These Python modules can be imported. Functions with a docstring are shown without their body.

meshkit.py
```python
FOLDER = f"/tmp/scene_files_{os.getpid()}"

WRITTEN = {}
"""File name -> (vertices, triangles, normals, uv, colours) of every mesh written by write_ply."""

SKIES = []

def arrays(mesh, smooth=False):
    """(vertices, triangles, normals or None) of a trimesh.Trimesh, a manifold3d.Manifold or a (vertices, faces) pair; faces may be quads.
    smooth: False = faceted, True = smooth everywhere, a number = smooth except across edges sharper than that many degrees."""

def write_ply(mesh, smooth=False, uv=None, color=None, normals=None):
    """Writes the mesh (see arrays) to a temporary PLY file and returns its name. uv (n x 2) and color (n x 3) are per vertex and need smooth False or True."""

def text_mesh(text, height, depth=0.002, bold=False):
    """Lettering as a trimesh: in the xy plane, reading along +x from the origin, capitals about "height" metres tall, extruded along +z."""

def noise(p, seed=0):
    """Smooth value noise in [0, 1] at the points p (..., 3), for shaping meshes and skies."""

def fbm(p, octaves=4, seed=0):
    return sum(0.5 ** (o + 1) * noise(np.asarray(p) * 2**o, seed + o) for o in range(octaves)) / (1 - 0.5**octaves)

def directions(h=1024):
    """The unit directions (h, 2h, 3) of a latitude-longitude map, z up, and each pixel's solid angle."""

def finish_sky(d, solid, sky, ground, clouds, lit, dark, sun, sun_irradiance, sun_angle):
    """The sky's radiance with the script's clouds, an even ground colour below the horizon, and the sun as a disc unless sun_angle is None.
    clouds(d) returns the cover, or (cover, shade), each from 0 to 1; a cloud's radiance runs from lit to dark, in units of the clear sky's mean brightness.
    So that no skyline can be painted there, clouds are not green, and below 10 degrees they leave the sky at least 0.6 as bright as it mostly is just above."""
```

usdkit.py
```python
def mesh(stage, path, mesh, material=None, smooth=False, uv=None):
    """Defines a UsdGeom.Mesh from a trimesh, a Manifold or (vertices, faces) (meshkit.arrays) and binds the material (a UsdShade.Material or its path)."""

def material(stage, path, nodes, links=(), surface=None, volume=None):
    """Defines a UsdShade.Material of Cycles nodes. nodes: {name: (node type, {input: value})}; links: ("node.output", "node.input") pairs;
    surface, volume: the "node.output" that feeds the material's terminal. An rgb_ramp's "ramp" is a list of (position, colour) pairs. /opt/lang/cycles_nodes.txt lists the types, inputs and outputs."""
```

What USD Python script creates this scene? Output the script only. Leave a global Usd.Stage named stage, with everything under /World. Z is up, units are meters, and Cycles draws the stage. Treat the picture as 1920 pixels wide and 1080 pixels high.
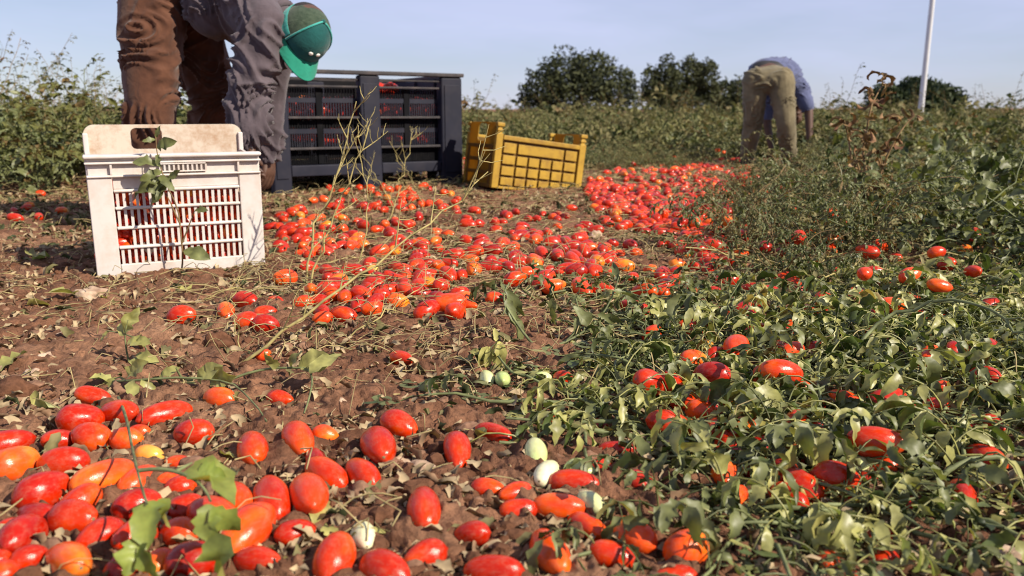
import math
import numpy as np, trimesh, manifold3d, shapely.geometry as sg, shapely.affinity as sa
import usdkit, meshkit
from pxr import Usd, UsdGeom, UsdLux, UsdShade, Gf, Sdf, Vt

# ---------------------------------------------------------------- stage, camera, sky, sun, exposure
stage = Usd.Stage.CreateInMemory()
UsdGeom.SetStageUpAxis(stage, 'Z'); UsdGeom.SetStageMetersPerUnit(stage, 1.0)
world = UsdGeom.Xform.Define(stage, '/World'); stage.SetDefaultPrim(world.GetPrim())
UsdGeom.Scope.Define(stage, '/World/Looks')
PW, PH, PF, CAMH, HORIZON = 1920.0, 1080.0, 1500.0, 0.45, 216.0
PITCH = math.atan((PH / 2 - HORIZON) / PF)
cam = UsdGeom.Camera.Define(stage, '/World/camera')
cam.AddTranslateOp().Set(Gf.Vec3d(0, 0, CAMH)); cam.AddRotateXOp().Set(90 - math.degrees(PITCH))
cam.CreateHorizontalApertureAttr(36.0); cam.CreateFocalLengthAttr(36.0 * PF / PW)
cam.CreateFStopAttr(5.6); cam.CreateFocusDistanceAttr(1.5); cam.CreateExposureAttr(0.80)
cam.CreateClippingRangeAttr((0.03, 5000.0))

SUN_DIR = np.array([0.87, -0.50, 0.0]); SUN_EL = math.radians(38)
SUN_DIR = SUN_DIR / np.linalg.norm(SUN_DIR) * math.cos(SUN_EL); SUN_DIR[2] = math.sin(SUN_EL)
SUN_ROT = math.atan2(SUN_DIR[0], SUN_DIR[1])
sun = UsdLux.DistantLight.Define(stage, '/World/sun')
sun.CreateNormalizeAttr(True); sun.CreateIntensityAttr(1.25); sun.CreateAngleAttr(0.5); sun.CreateColorAttr((1.0, 0.91, 0.76))
sun.AddRotateZOp().Set(math.degrees(math.atan2(SUN_DIR[1], SUN_DIR[0])) + 90)
sun.AddRotateXOp().Set(90 - math.degrees(SUN_EL))
sky_m = usdkit.material(stage, '/World/Looks/sky_look', {
    'sky': ('sky_texture', {'sky_type': 'single_scattering', 'sun_disc': False, 'sun_elevation': SUN_EL, 'sun_rotation': SUN_ROT,
                            'air_density': 1.0, 'aerosol_density': 0.25, 'ozone_density': 3.0, 'altitude': 20.0}),
    'tc': ('texture_coordinate', {}), 'map': ('mapping', {'scale': (1.2, 1.2, 5.0)}),
    'n': ('noise_texture', {'scale': 1.3, 'detail': 5.0, 'roughness': 0.55}),
    'r': ('rgb_ramp', {'ramp': [(0.35, (0.25, 0.25, 0.25)), (0.70, (0.70, 0.70, 0.70))]}),
    'mx': ('mix_color', {'b': (8.2, 8.6, 12.2), 'use_clamp': False}),
    'bg': ('background_shader', {'strength': 0.05})},
    [('tc.generated', 'map.vector'), ('map.vector', 'n.vector'), ('n.fac', 'r.fac'), ('r.color', 'mx.fac'), ('sky.color', 'mx.a'), ('mx.result', 'bg.color')],
    surface='bg.background')
sky = UsdLux.DomeLight.Define(stage, '/World/sky')
UsdShade.MaterialBindingAPI.Apply(sky.GetPrim()).Bind(sky_m)
sky.GetPrim().SetCustomDataByKey('kind', 'structure')

# ---------------------------------------------------------------- pixels of the photograph -> points of the field
FWD = np.array([0, math.cos(PITCH), -math.sin(PITCH)]); UP = np.array([0, math.sin(PITCH), math.cos(PITCH)]); RIGHT = np.array([1.0, 0, 0])
EYE = np.array([0, 0, CAMH])
def ray(px, py): return FWD + (px - PW / 2) / PF * RIGHT - (py - PH / 2) / PF * UP
def smooth01(a, b, x): t = np.clip((x - a) / (b - a), 0, 1); return t * t * (3 - 2 * t)
def gz(x, y):                       # the lie of the field without its clods
    x, y = np.asarray(x, float), np.asarray(y, float)
    p = np.stack([x * 2.2, y * 2.2, np.zeros_like(x)], -1)
    q = np.stack([x * 0.5, y * 0.5, np.ones_like(x) * 3], -1)
    r = np.hypot(x, y)
    return 0.035 * (meshkit.noise(p, 5) - 0.5) + 0.05 * (meshkit.noise(q, 9) - 0.5) * smooth01(1.5, 5, r) + 0.20 * smooth01(9, 26, y) + 1.2 * smooth01(30, 140, r)
def at(px, py, h=0.0):              # the point of the field (lifted by h) under a pixel
    d = ray(px, py); z = 0.0
    for _ in range(6):
        t = (z + h - CAMH) / d[2]
        if t < 0 or t > 60: t = 60.0
        p = EYE + d * t; z = float(gz(p[0], p[1]))
    return np.array([p[0], p[1], z + h])
def atY(px, py, Y):
    d = ray(px, py); return EYE + d * (Y / d[1])
def N(v): v = np.asarray(v, float); return v / (np.linalg.norm(v) + 1e-12)

# ---------------------------------------------------------------- naming and tagging
used = {}
def numbered(parent, name):
    k = used.get((parent, name), 0); used[(parent, name)] = k + 1
    return f'{parent}/{name}' if k == 0 else f'{parent}/{name}_{k:03d}'
def tag(prim, label=None, cat=None, group=None, kind=None):
    prim = prim.GetPrim() if hasattr(prim, 'GetPrim') else prim
    for k, v in (('label', label), ('category', cat), ('group', group), ('kind', kind)):
        if v: prim.SetCustomDataByKey(k, v)
    return prim
def place(x, loc=(0, 0, 0), R=None, scale=(1, 1, 1)):
    M = np.eye(4); R = np.eye(3) if R is None else np.asarray(R)
    M[:3, :3] = (R * np.asarray(scale, float)[None, :]).T; M[3, :3] = loc
    x.AddTransformOp().Set(Gf.Matrix4d(*M.ravel().tolist()))
def thing(name, label=None, cat=None, loc=(0, 0, 0), R=None, scale=(1, 1, 1), group=None, kind=None):
    x = UsdGeom.Xform.Define(stage, numbered('/World', name)); place(x, loc, R, scale)
    tag(x, label, cat, group, kind); return x.GetPrim()
def part(parent, name, mesh, mat, smooth=30, label=None):
    path = numbered(str(parent.GetPath()), name)
    m = usdkit.mesh(stage, path, mesh, mat, smooth=smooth)
    if label: m.GetPrim().SetCustomDataByKey('label', label)
    return m.GetPrim()
def solo(name, mesh, mat, label=None, cat=None, group=None, kind=None, smooth=30):
    m = usdkit.mesh(stage, numbered('/World', name), mesh, mat, smooth=smooth)
    return tag(m, label, cat, group, kind)
CLS = stage.CreateClassPrim('/World/Prototypes')
def proto(name):
    x = stage.DefinePrim(f'/World/Prototypes/{name}', 'Xform'); return x
def copy_of(src, name, label, cat, loc, R=None, scale=(1, 1, 1), group=None):
    p = stage.DefinePrim(numbered('/World', name), 'Xform')
    p.GetReferences().AddInternalReference(src.GetPath()); p.SetInstanceable(True)
    place(UsdGeom.Xform(p), loc, R, scale); tag(p, label, cat, group); return p
def rotz(a): c, s = math.cos(a), math.sin(a); return np.array([[c, -s, 0], [s, c, 0], [0, 0, 1.0]])
def rot(axis, a): return trimesh.transformations.rotation_matrix(a, axis)[:3, :3]
def frame_x(d, up=(0, 0, 1)):       # columns: x along d
    x = N(d); y = np.cross(up, x)
    if np.linalg.norm(y) < 1e-4: y = np.array([0, 1.0, 0])
    y = N(y); return np.stack([x, y, np.cross(x, y)], 1)

# ---------------------------------------------------------------- mesh helpers
class MB:
    def __init__(s): s.v, s.f, s.n = [], [], 0
    def add(s, v, f):
        v = np.asarray(v, float); f = np.asarray(f, int)
        if f.shape[1] == 4: f = np.vstack([f[:, [0, 1, 2]], f[:, [0, 2, 3]]])
        s.v.append(v); s.f.append(f + s.n); s.n += len(v); return s
    def tm(s, t): return s.add(t.vertices, t.faces)
    def box(s, x0, x1, y0, y1, z0, z1, R=None, o=(0, 0, 0)):
        v = np.array([[x, y, z] for x in (x0, x1) for y in (y0, y1) for z in (z0, z1)], float)
        f = np.array([[0, 1, 3, 2], [4, 6, 7, 5], [0, 4, 5, 1], [2, 3, 7, 6], [0, 2, 6, 4], [1, 5, 7, 3]])
        if R is not None: v = v @ np.asarray(R).T
        return s.add(v + np.asarray(o), f)
    def tube(s, pts, radii, sides=5): return s.add(*tube(pts, radii, sides))
    def mesh(s): return (np.vstack(s.v), np.vstack(s.f))
def tube(pts, radii, sides=5):
    p = np.asarray(pts, float); n = len(p); radii = np.broadcast_to(np.asarray(radii, float), (n,))
    t = np.gradient(p, axis=0); t /= np.linalg.norm(t, axis=1, keepdims=True) + 1e-12
    ref = np.array([0, 0, 1.0]) if abs(t[:, 2]).mean() < 0.8 else np.array([1.0, 0, 0])
    a = np.cross(t, ref); a /= np.linalg.norm(a, axis=1, keepdims=True) + 1e-9
    b = np.cross(t, a); ang = np.arange(sides) * 2 * np.pi / sides
    v = p[:, None] + radii[:, None, None] * (np.cos(ang)[None, :, None] * a[:, None] + np.sin(ang)[None, :, None] * b[:, None])
    i, j = np.meshgrid(np.arange(n - 1), np.arange(sides), indexing='ij')
    q = np.stack([i * sides + j, i * sides + (j + 1) % sides, (i + 1) * sides + (j + 1) % sides, (i + 1) * sides + j], -1).reshape(-1, 4)[:, ::-1]
    return v.reshape(-1, 3), np.vstack([q[:, [0, 1, 2]], q[:, [0, 2, 3]]])
def spline(pts, n):
    pts = np.asarray(pts, float)
    from scipy.interpolate import PchipInterpolator
    d = np.r_[0, np.cumsum(np.linalg.norm(np.diff(pts, axis=0), axis=1))]
    return PchipInterpolator(d, pts)(np.linspace(0, d[-1], n))
def rbox(sx, sy, sz, r=0.006):      # rounded box centred on the origin
    import itertools
    s = manifold3d.Manifold.sphere(r, 8)
    m = manifold3d.Manifold.batch_hull([s.translate((a * (sx / 2 - r), b * (sy / 2 - r), c * (sz / 2 - r))) for a, b, c in itertools.product((-1, 1), repeat=3)])
    k = m.to_mesh(); return trimesh.Trimesh(k.vert_properties[:, :3], k.tri_verts, process=False)
def rb(x0, x1, y0, y1, z0, z1, r=0.004):
    r = min(r, 0.49 * min(x1 - x0, y1 - y0, z1 - z0))
    t = rbox(x1 - x0, y1 - y0, z1 - z0, r); t.apply_translation(((x0 + x1) / 2, (y0 + y1) / 2, (z0 + z1) / 2)); return t
def cat(*ts): return trimesh.util.concatenate(list(ts))

# ---------------------------------------------------------------- materials
def M(name, nodes, links, surface='p.BSDF'): return usdkit.material(stage, f'/World/Looks/{name}', nodes, links, surface=surface)
def plain(name, ramp, scale=8.0, rough=0.6, bump=0.3, bscale=60.0, spec=0.4, dist=0.004, detail=4.0, extra=None):
    nodes = {'tc': ('texture_coordinate', {}), 'n': ('noise_texture', {'scale': scale, 'detail': detail, 'roughness': 0.6}), 'r': ('rgb_ramp', {'ramp': ramp}),
             'n2': ('noise_texture', {'scale': bscale, 'detail': 3.0}), 'b': ('bump', {'strength': bump, 'distance': dist}),
             'p': ('principled_bsdf', {'roughness': rough, 'specular_ior_level': spec, **(extra or {})})}
    return M(name, nodes, [('tc.object', 'n.vector'), ('tc.object', 'n2.vector'), ('n.fac', 'r.fac'), ('r.color', 'p.base_color'), ('n2.fac', 'b.height'), ('b.normal', 'p.normal')])
def island(name, ramp, rough=0.7, transl=0.0, spec=0.25, under=None):
    under = under or tuple(0.45 * np.array(ramp[len(ramp) // 2][1]) + 0.40 * np.array(ramp[-2][1]) + np.array([0.03, 0.03, 0.0]))   # colour varies from leaf to leaf, straw to straw
    nodes = {'g': ('geometry', {}), 'oi': ('object_info', {}), 'a': ('math', {'math_type': 'add'}), 'fr': ('math', {'math_type': 'fraction'}), 'r': ('rgb_ramp', {'ramp': ramp}),
             'und': ('mix_color', {'b': under}), 'tc': ('texture_coordinate', {}), 'n': ('noise_texture', {'scale': 45.0, 'detail': 3.0}), 'mr': ('map_range', {'from_min': 0.3, 'from_max': 0.7, 'to_min': 0.34, 'to_max': 0.82}),
             'mul': ('mix_color', {'blend_type': 'multiply', 'fac': 1.0, 'use_clamp': False}), 'b': ('bump', {'strength': 0.5, 'distance': 0.003}),
             'p': ('principled_bsdf', {'roughness': rough, 'specular_ior_level': spec})}
    links = [('g.random_per_island', 'a.value1'), ('oi.random', 'a.value2'), ('a.value', 'fr.value1'), ('fr.value', 'r.fac'), ('tc.object', 'n.vector'), ('n.fac', 'mr.value'),
             ('r.color', 'und.a'), ('g.backfacing', 'und.fac'), ('und.result', 'mul.a'), ('mr.result', 'mul.b'), ('mul.result', 'p.base_color'), ('n.fac', 'b.height'), ('b.normal', 'p.normal')]
    if not transl: return M(name, nodes, links)
    nodes['t'] = ('translucent_bsdf', {}); nodes['mixs'] = ('mix_closure', {'fac': transl})
    nodes['tint'] = ('mix_color', {'blend_type': 'multiply', 'fac': 1.0, 'b': (1.5, 1.6, 0.7), 'use_clamp': False})
    links += [('mul.result', 'tint.a'), ('tint.result', 't.color'), ('p.BSDF', 'mixs.closure1'), ('t.BSDF', 'mixs.closure2')]
    return M(name, nodes, links, 'mixs.closure')

soil = M('soil', {
    'g': ('geometry', {}), 'n1': ('noise_texture', {'scale': 2.2, 'detail': 6.0, 'roughness': 0.6}), 'n2': ('noise_texture', {'scale': 38.0, 'detail': 6.0, 'roughness': 0.7}),
    'n3': ('noise_texture', {'scale': 180.0, 'detail': 4.0, 'roughness': 0.7}),
    'r1': ('rgb_ramp', {'ramp': [(0.3, (0.10, 0.043, 0.024)), (0.5, (0.185, 0.088, 0.050)), (0.7, (0.28, 0.155, 0.092))]}),
    'r2': ('rgb_ramp', {'ramp': [(0.3, (0.45, 0.42, 0.40)), (0.55, (1.0, 1.0, 1.0)), (0.72, (1.45, 1.42, 1.35))]}),
    'm': ('mix_color', {'blend_type': 'multiply', 'fac': 1.0, 'use_clamp': False}),
    'v': ('voronoi_texture', {'scale': 55.0, 'feature': 'f1'}),
    'b1': ('bump', {'strength': 0.8, 'distance': 0.012}), 'b2': ('bump', {'strength': 0.8, 'distance': 0.004}), 'b3': ('bump', {'strength': 0.6, 'distance': 0.006, 'invert': True}),
    'p': ('principled_bsdf', {'roughness': 0.92, 'specular_ior_level': 0.15})},
    [('g.position', 'n1.vector'), ('g.position', 'n2.vector'), ('g.position', 'n3.vector'), ('g.position', 'v.vector'), ('n1.fac', 'r1.fac'), ('n2.fac', 'r2.fac'), ('r1.color', 'm.a'), ('r2.color', 'm.b'),
     ('m.result', 'p.base_color'), ('n2.fac', 'b1.height'), ('n3.fac', 'b2.height'), ('v.distance', 'b3.height'), ('b1.normal', 'b2.normal'), ('b2.normal', 'b3.normal'), ('b3.normal', 'p.normal')])
clod_m = M('clod', {
    'g': ('geometry', {}), 'n': ('noise_texture', {'scale': 70.0, 'detail': 5.0, 'roughness': 0.7}),
    'r': ('rgb_ramp', {'ramp': [(0.0, (0.11, 0.050, 0.029)), (0.35, (0.19, 0.092, 0.054)), (0.75, (0.29, 0.16, 0.098)), (1.0, (0.48, 0.32, 0.22))]}),
    'r2': ('rgb_ramp', {'ramp': [(0.3, (0.55, 0.53, 0.5)), (0.7, (1.3, 1.3, 1.25))]}), 'm': ('mix_color', {'blend_type': 'multiply', 'fac': 1.0, 'use_clamp': False}),
    'b': ('bump', {'strength': 0.8, 'distance': 0.006}), 'p': ('principled_bsdf', {'roughness': 0.93, 'specular_ior_level': 0.12})},
    [('g.random_per_island', 'r.fac'), ('g.position', 'n.vector'), ('n.fac', 'r2.fac'), ('r.color', 'm.a'), ('r2.color', 'm.b'), ('m.result', 'p.base_color'), ('n.fac', 'b.height'), ('b.normal', 'p.normal')])
stone_m = plain('stone', [(0.3, (0.24, 0.15, 0.10)), (0.55, (0.38, 0.27, 0.19)), (0.75, (0.48, 0.37, 0.28))], 25.0, 0.9, 0.8, 90.0, 0.15, 0.004)
def tomato_mat(name, c0, c1, c2, dust=0.34):
    return M(name, {
        'tc': ('texture_coordinate', {}), 'oi': ('object_info', {}), 'sep': ('separate_xyz', {}), 'n': ('noise_texture', {'scale': 2.2, 'detail': 2.0}),
        'am': ('math', {'math_type': 'multiply', 'value2': 0.45}), 'ad': ('math', {'math_type': 'add'}), 'ad2': ('math', {'math_type': 'add'}), 'om': ('math', {'math_type': 'multiply_add', 'value2': 0.5, 'value3': -0.25}),
        'r': ('rgb_ramp', {'ramp': [(0.25, c0), (0.62, c1), (0.95, c2)]}),
        'n2': ('noise_texture', {'scale': 7.0, 'detail': 6.0, 'roughness': 0.7}), 'r2': ('rgb_ramp', {'ramp': [(0.47, (0, 0, 0)), (0.75, (dust, dust, dust))]}),
        'n3': ('noise_texture', {'scale': 38.0, 'detail': 2.0}), 'sp': ('rgb_ramp', {'ramp': [(0.70, (0, 0, 0)), (0.76, (0.55, 0.55, 0.55))]}),
        'mx': ('mix_color', {'b': (0.33, 0.17, 0.11)}), 'mx2': ('mix_color', {'b': (0.10, 0.035, 0.02)}),
        'rr': ('map_range', {'from_min': 0.35, 'from_max': 0.75, 'to_min': 0.15, 'to_max': 0.38}), 'b': ('bump', {'strength': 0.12, 'distance': 0.01}),
        'p': ('principled_bsdf', {'specular_ior_level': 0.33, 'coat_weight': 0.04, 'coat_roughness': 0.10})},
        [('tc.object', 'n.vector'), ('tc.object', 'n2.vector'), ('tc.object', 'n3.vector'), ('tc.object', 'sep.vector'), ('sep.x', 'am.value1'), ('am.value', 'ad.value1'), ('n.fac', 'ad.value2'),
         ('oi.random', 'om.value1'), ('ad.value', 'ad2.value1'), ('om.value', 'ad2.value2'), ('ad2.value', 'r.fac'), ('n2.fac', 'r2.fac'), ('n3.fac', 'sp.fac'),
         ('r2.color', 'mx.fac'), ('r.color', 'mx.a'), ('sp.color', 'mx2.fac'), ('mx.result', 'mx2.a'), ('mx2.result', 'p.base_color'), ('n2.fac', 'rr.value'), ('rr.result', 'p.roughness'), ('n2.fac', 'b.height'), ('b.normal', 'p.normal')])
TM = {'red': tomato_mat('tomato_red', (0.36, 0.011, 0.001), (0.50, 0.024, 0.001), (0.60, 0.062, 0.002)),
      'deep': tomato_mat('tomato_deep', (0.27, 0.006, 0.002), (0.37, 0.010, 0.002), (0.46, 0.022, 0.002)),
      'orange': tomato_mat('tomato_orange', (0.62, 0.040, 0.005), (0.68, 0.085, 0.006), (0.72, 0.22, 0.015)),
      'yellow': tomato_mat('tomato_yellow', (0.66, 0.20, 0.02), (0.70, 0.32, 0.05), (0.68, 0.44, 0.10), 0.35),
      'white': tomato_mat('tomato_white', (0.50, 0.52, 0.25), (0.62, 0.61, 0.36), (0.68, 0.64, 0.42), 0.45),
      'green': tomato_mat('tomato_green', (0.36, 0.45, 0.15), (0.49, 0.54, 0.24), (0.58, 0.58, 0.30), 0.45)}
scar_m = plain('stem_scar', [(0.3, (0.10, 0.06, 0.03)), (0.7, (0.25, 0.18, 0.09))], 4.0, 0.9)
calyx_m = plain('calyx', [(0.3, (0.10, 0.12, 0.04)), (0.7, (0.24, 0.24, 0.10))], 4.0, 0.8)
G = lambda *c: c
leaf_green = island('leaf_green', [(0.0, (0.040, 0.060, 0.020)), (0.3, (0.085, 0.115, 0.036)), (0.6, (0.150, 0.175, 0.062)), (0.85, (0.25, 0.265, 0.115)), (1.0, (0.38, 0.34, 0.12))], 0.5, 0.22, 0.45)
leaf_dusty = island('leaf_dusty', [(0.0, (0.050, 0.078, 0.022)), (0.3, (0.125, 0.170, 0.046)), (0.6, (0.235, 0.285, 0.095)), (0.80, (0.42, 0.45, 0.17)), (0.93, (0.62, 0.54, 0.17)), (1.0, (0.42, 0.24, 0.10))], 0.45, 0.24, 0.5)
leaf_bright = island('leaf_bright', [(0.0, (0.20, 0.28, 0.045)), (0.6, (0.34, 0.42, 0.09)), (1.0, (0.52, 0.50, 0.14))], 0.45, 0.3, 0.5)
leaf_hedge = island('leaf_hedge', [(0.0, (0.020, 0.036, 0.016)), (0.4, (0.050, 0.074, 0.028)), (0.7, (0.095, 0.118, 0.042)), (0.9, (0.24, 0.22, 0.065)), (1.0, (0.26, 0.14, 0.055))], 0.6, 0.2, 0.3)
leaf_olive = island('leaf_olive', [(0.0, (0.07, 0.085, 0.035)), (0.35, (0.14, 0.15, 0.065)), (0.6, (0.23, 0.21, 0.10)), (0.8, (0.31, 0.25, 0.13)), (1.0, (0.30, 0.16, 0.075))], 0.7, 0.2, 0.25)
leaf_far = island('leaf_far', [(0.0, (0.070, 0.095, 0.042)), (0.4, (0.135, 0.160, 0.066)), (0.7, (0.21, 0.22, 0.095)), (0.88, (0.31, 0.27, 0.12)), (1.0, (0.33, 0.16, 0.07))], 0.7, 0.2, 0.25)
leaf_yellow = island('leaf_yellow', [(0.0, (0.50, 0.42, 0.11)), (0.5, (0.66, 0.60, 0.20)), (1.0, (0.54, 0.56, 0.26))], 0.6, 0.2, 0.3)
leaf_brown = island('leaf_brown', [(0.0, (0.14, 0.065, 0.035)), (0.4, (0.27, 0.14, 0.07)), (0.75, (0.38, 0.23, 0.12)), (1.0, (0.46, 0.33, 0.19))], 0.8, 0.1, 0.2)
leaf_tree = island('leaf_tree', [(0.0, (0.026, 0.036, 0.024)), (0.5, (0.045, 0.060, 0.034)), (0.85, (0.075, 0.088, 0.048)), (1.0, (0.11, 0.11, 0.06))], 0.7, 0.12, 0.25)
leaf_bush = island('leaf_bush', [(0.0, (0.022, 0.040, 0.024)), (0.5, (0.035, 0.062, 0.034)), (1.0, (0.07, 0.10, 0.05))], 0.65, 0.12, 0.25)
straw_m = island('straw', [(0.0, (0.20, 0.11, 0.055)), (0.4, (0.36, 0.24, 0.12)), (0.75, (0.52, 0.40, 0.20)), (1.0, (0.66, 0.54, 0.32))], 0.75, 0.0, 0.25)
litter_m = island('leaf_litter', [(0.0, (0.15, 0.075, 0.045)), (0.35, (0.32, 0.19, 0.115)), (0.65, (0.50, 0.35, 0.22)), (0.9, (0.66, 0.51, 0.35)), (1.0, (0.52, 0.50, 0.18))], 0.85, 0.08, 0.15)
stem_green = island('stem_green', [(0.0, (0.13, 0.16, 0.07)), (0.5, (0.22, 0.25, 0.12)), (1.0, (0.33, 0.32, 0.17))], 0.6)
stem_dry = island('stem_dry', [(0.0, (0.50, 0.39, 0.15)), (1.0, (0.62, 0.51, 0.23))], 0.6)
stem_brown = island('stem_brown', [(0.0, (0.24, 0.13, 0.07)), (1.0, (0.38, 0.24, 0.13))], 0.8)
bark = plain('bark', [(0.3, (0.05, 0.035, 0.025)), (0.7, (0.12, 0.09, 0.065))], 12.0, 0.9, 0.8, 40.0)

# ---------------------------------------------------------------- ground
def ground_mesh():
    fine = np.radians(np.linspace(45, 135, 430)); coarse = np.radians(np.linspace(135, 405, 56))[1:-1]
    ang = np.r_[fine, coarse]; rad = np.r_[np.geomspace(0.30, 6.0, 400), np.geomspace(6.0, 900.0, 90)[1:]]
    A, Rr = np.meshgrid(ang, rad); X, Y = Rr * np.cos(A), Rr * np.sin(A)
    Z = gz(X, Y)
    P = np.stack([X, Y, np.zeros_like(X)], -1); fade = 1 - smooth01(2.5, 6.0, Rr)
    w = (meshkit.fbm(P * 9, 3, 3) - 0.5)
    c = np.abs(meshkit.noise(P * 24 + w[..., None] * 2, 21) - 0.5) * 2
    c2 = np.abs(meshkit.noise(P * 52 + w[..., None] * 3, 31) - 0.5) * 2
    c3 = meshkit.noise(P * 110, 41) - 0.5; c4 = np.abs(meshkit.noise(P * 75 + w[..., None] * 5, 51) - 0.5) * 2
    lump = smooth01(0.35, 0.65, meshkit.noise(P * 3.3, 77))
    Z = Z + fade * (0.028 * w + (0.35 + 0.65 * lump) * (0.022 * (0.5 - c) + 0.013 * (0.5 - c2) + 0.010 * (0.45 - c4)) + 0.008 * c3)
    n, m = Z.shape; i, j = np.meshgrid(np.arange(n - 1), np.arange(m), indexing='ij'); j2 = (j + 1) % m
    f = np.stack([i * m + j, (i + 1) * m + j, (i + 1) * m + j2, i * m + j2], -1).reshape(-1, 4)
    v = np.stack([X, Y, Z], -1).reshape(-1, 3)
    k = len(v); v = np.vstack([v, [[0, 0, float(gz(0.0, 0.0))]]])
    f = np.vstack([f[:, [0, 1, 2]], f[:, [0, 2, 3]], np.stack([np.full(m, k), np.arange(m), (np.arange(m) + 1) % m], 1)])
    return v, f
solo('ground', ground_mesh(), soil, kind='structure', smooth=True)

# ---------------------------------------------------------------- pole and trees far behind
b = at(1722, 262); b = np.array([b[0] * 20 / b[1], 20.0, 0]); b[0] = atY(1722, 250, 20)[0]; b[2] = float(gz(b[0], b[1]))
top = atY(1752, -160, 20.0)
t = thing('utility_pole', 'tall thin pale grey metal pole rising out of the frame beside the right-hand bush', 'pole', b)
part(t, 'shaft', tube([[0, 0, -0.2], [0, 0, top[2] - b[2]]], [0.068, 0.055], 16), plain('pole_metal', [(0.3, (0.42, 0.42, 0.44)), (0.7, (0.55, 0.55, 0.57))], 2.0, 0.45, 0.1))
part(t, 'base_collar', MB().tube([[0, 0, -0.1], [0, 0, 0.35], [0, 0, 0.36]], [0.095, 0.095, 0.07], 16).mesh(), plain('pole_base', [(0.3, (0.35, 0.35, 0.36)), (0.7, (0.45, 0.45, 0.46))], 4.0, 0.6))

def crown_mesh(lobes, n, size, seed):
    r = np.random.default_rng(seed); w = np.array([l[3] * l[4] * l[5] for l in lobes]); w = w ** 0.8; w /= w.sum()
    k = r.choice(len(lobes), n, p=w); L = np.array(lobes)[k]
    d = r.normal(size=(n, 3)); d /= np.linalg.norm(d, axis=1, keepdims=True)
    rad = 0.55 + 0.50 * r.random(n) ** 0.7
    bumpy = 0.72 + 0.55 * meshkit.noise(d * 3.2 + k[:, None] * 7.1, seed)
    c = L[:, :3] + d * L[:, 3:] * (rad * bumpy)[:, None]
    keep = (c[:, 2] > 0.1) & (meshkit.noise(c * 1.6, seed + 3) > 0.28); c = c[keep]; d = d[keep]; n = len(c)
    a = r.normal(size=(n, 3)) + d * 0.5; a /= np.linalg.norm(a, axis=1, keepdims=True)
    bb = np.cross(a, r.normal(size=(n, 3))); bb /= np.linalg.norm(bb, axis=1, keepdims=True)
    cc = np.cross(a, bb); s = size * (0.6 + 0.8 * r.random(n))[:, None]
    v = np.stack([c - bb * s * 1.5, c + cc * s * 0.6 + a * s * 0.2, c + bb * s * 1.5, c - cc * s * 0.6 + a * s * 0.2], 1).reshape(-1, 3)
    i = np.arange(n)[:, None] * 4
    return v, np.vstack([i + [0, 1, 2], i + [0, 2, 3]])
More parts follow.
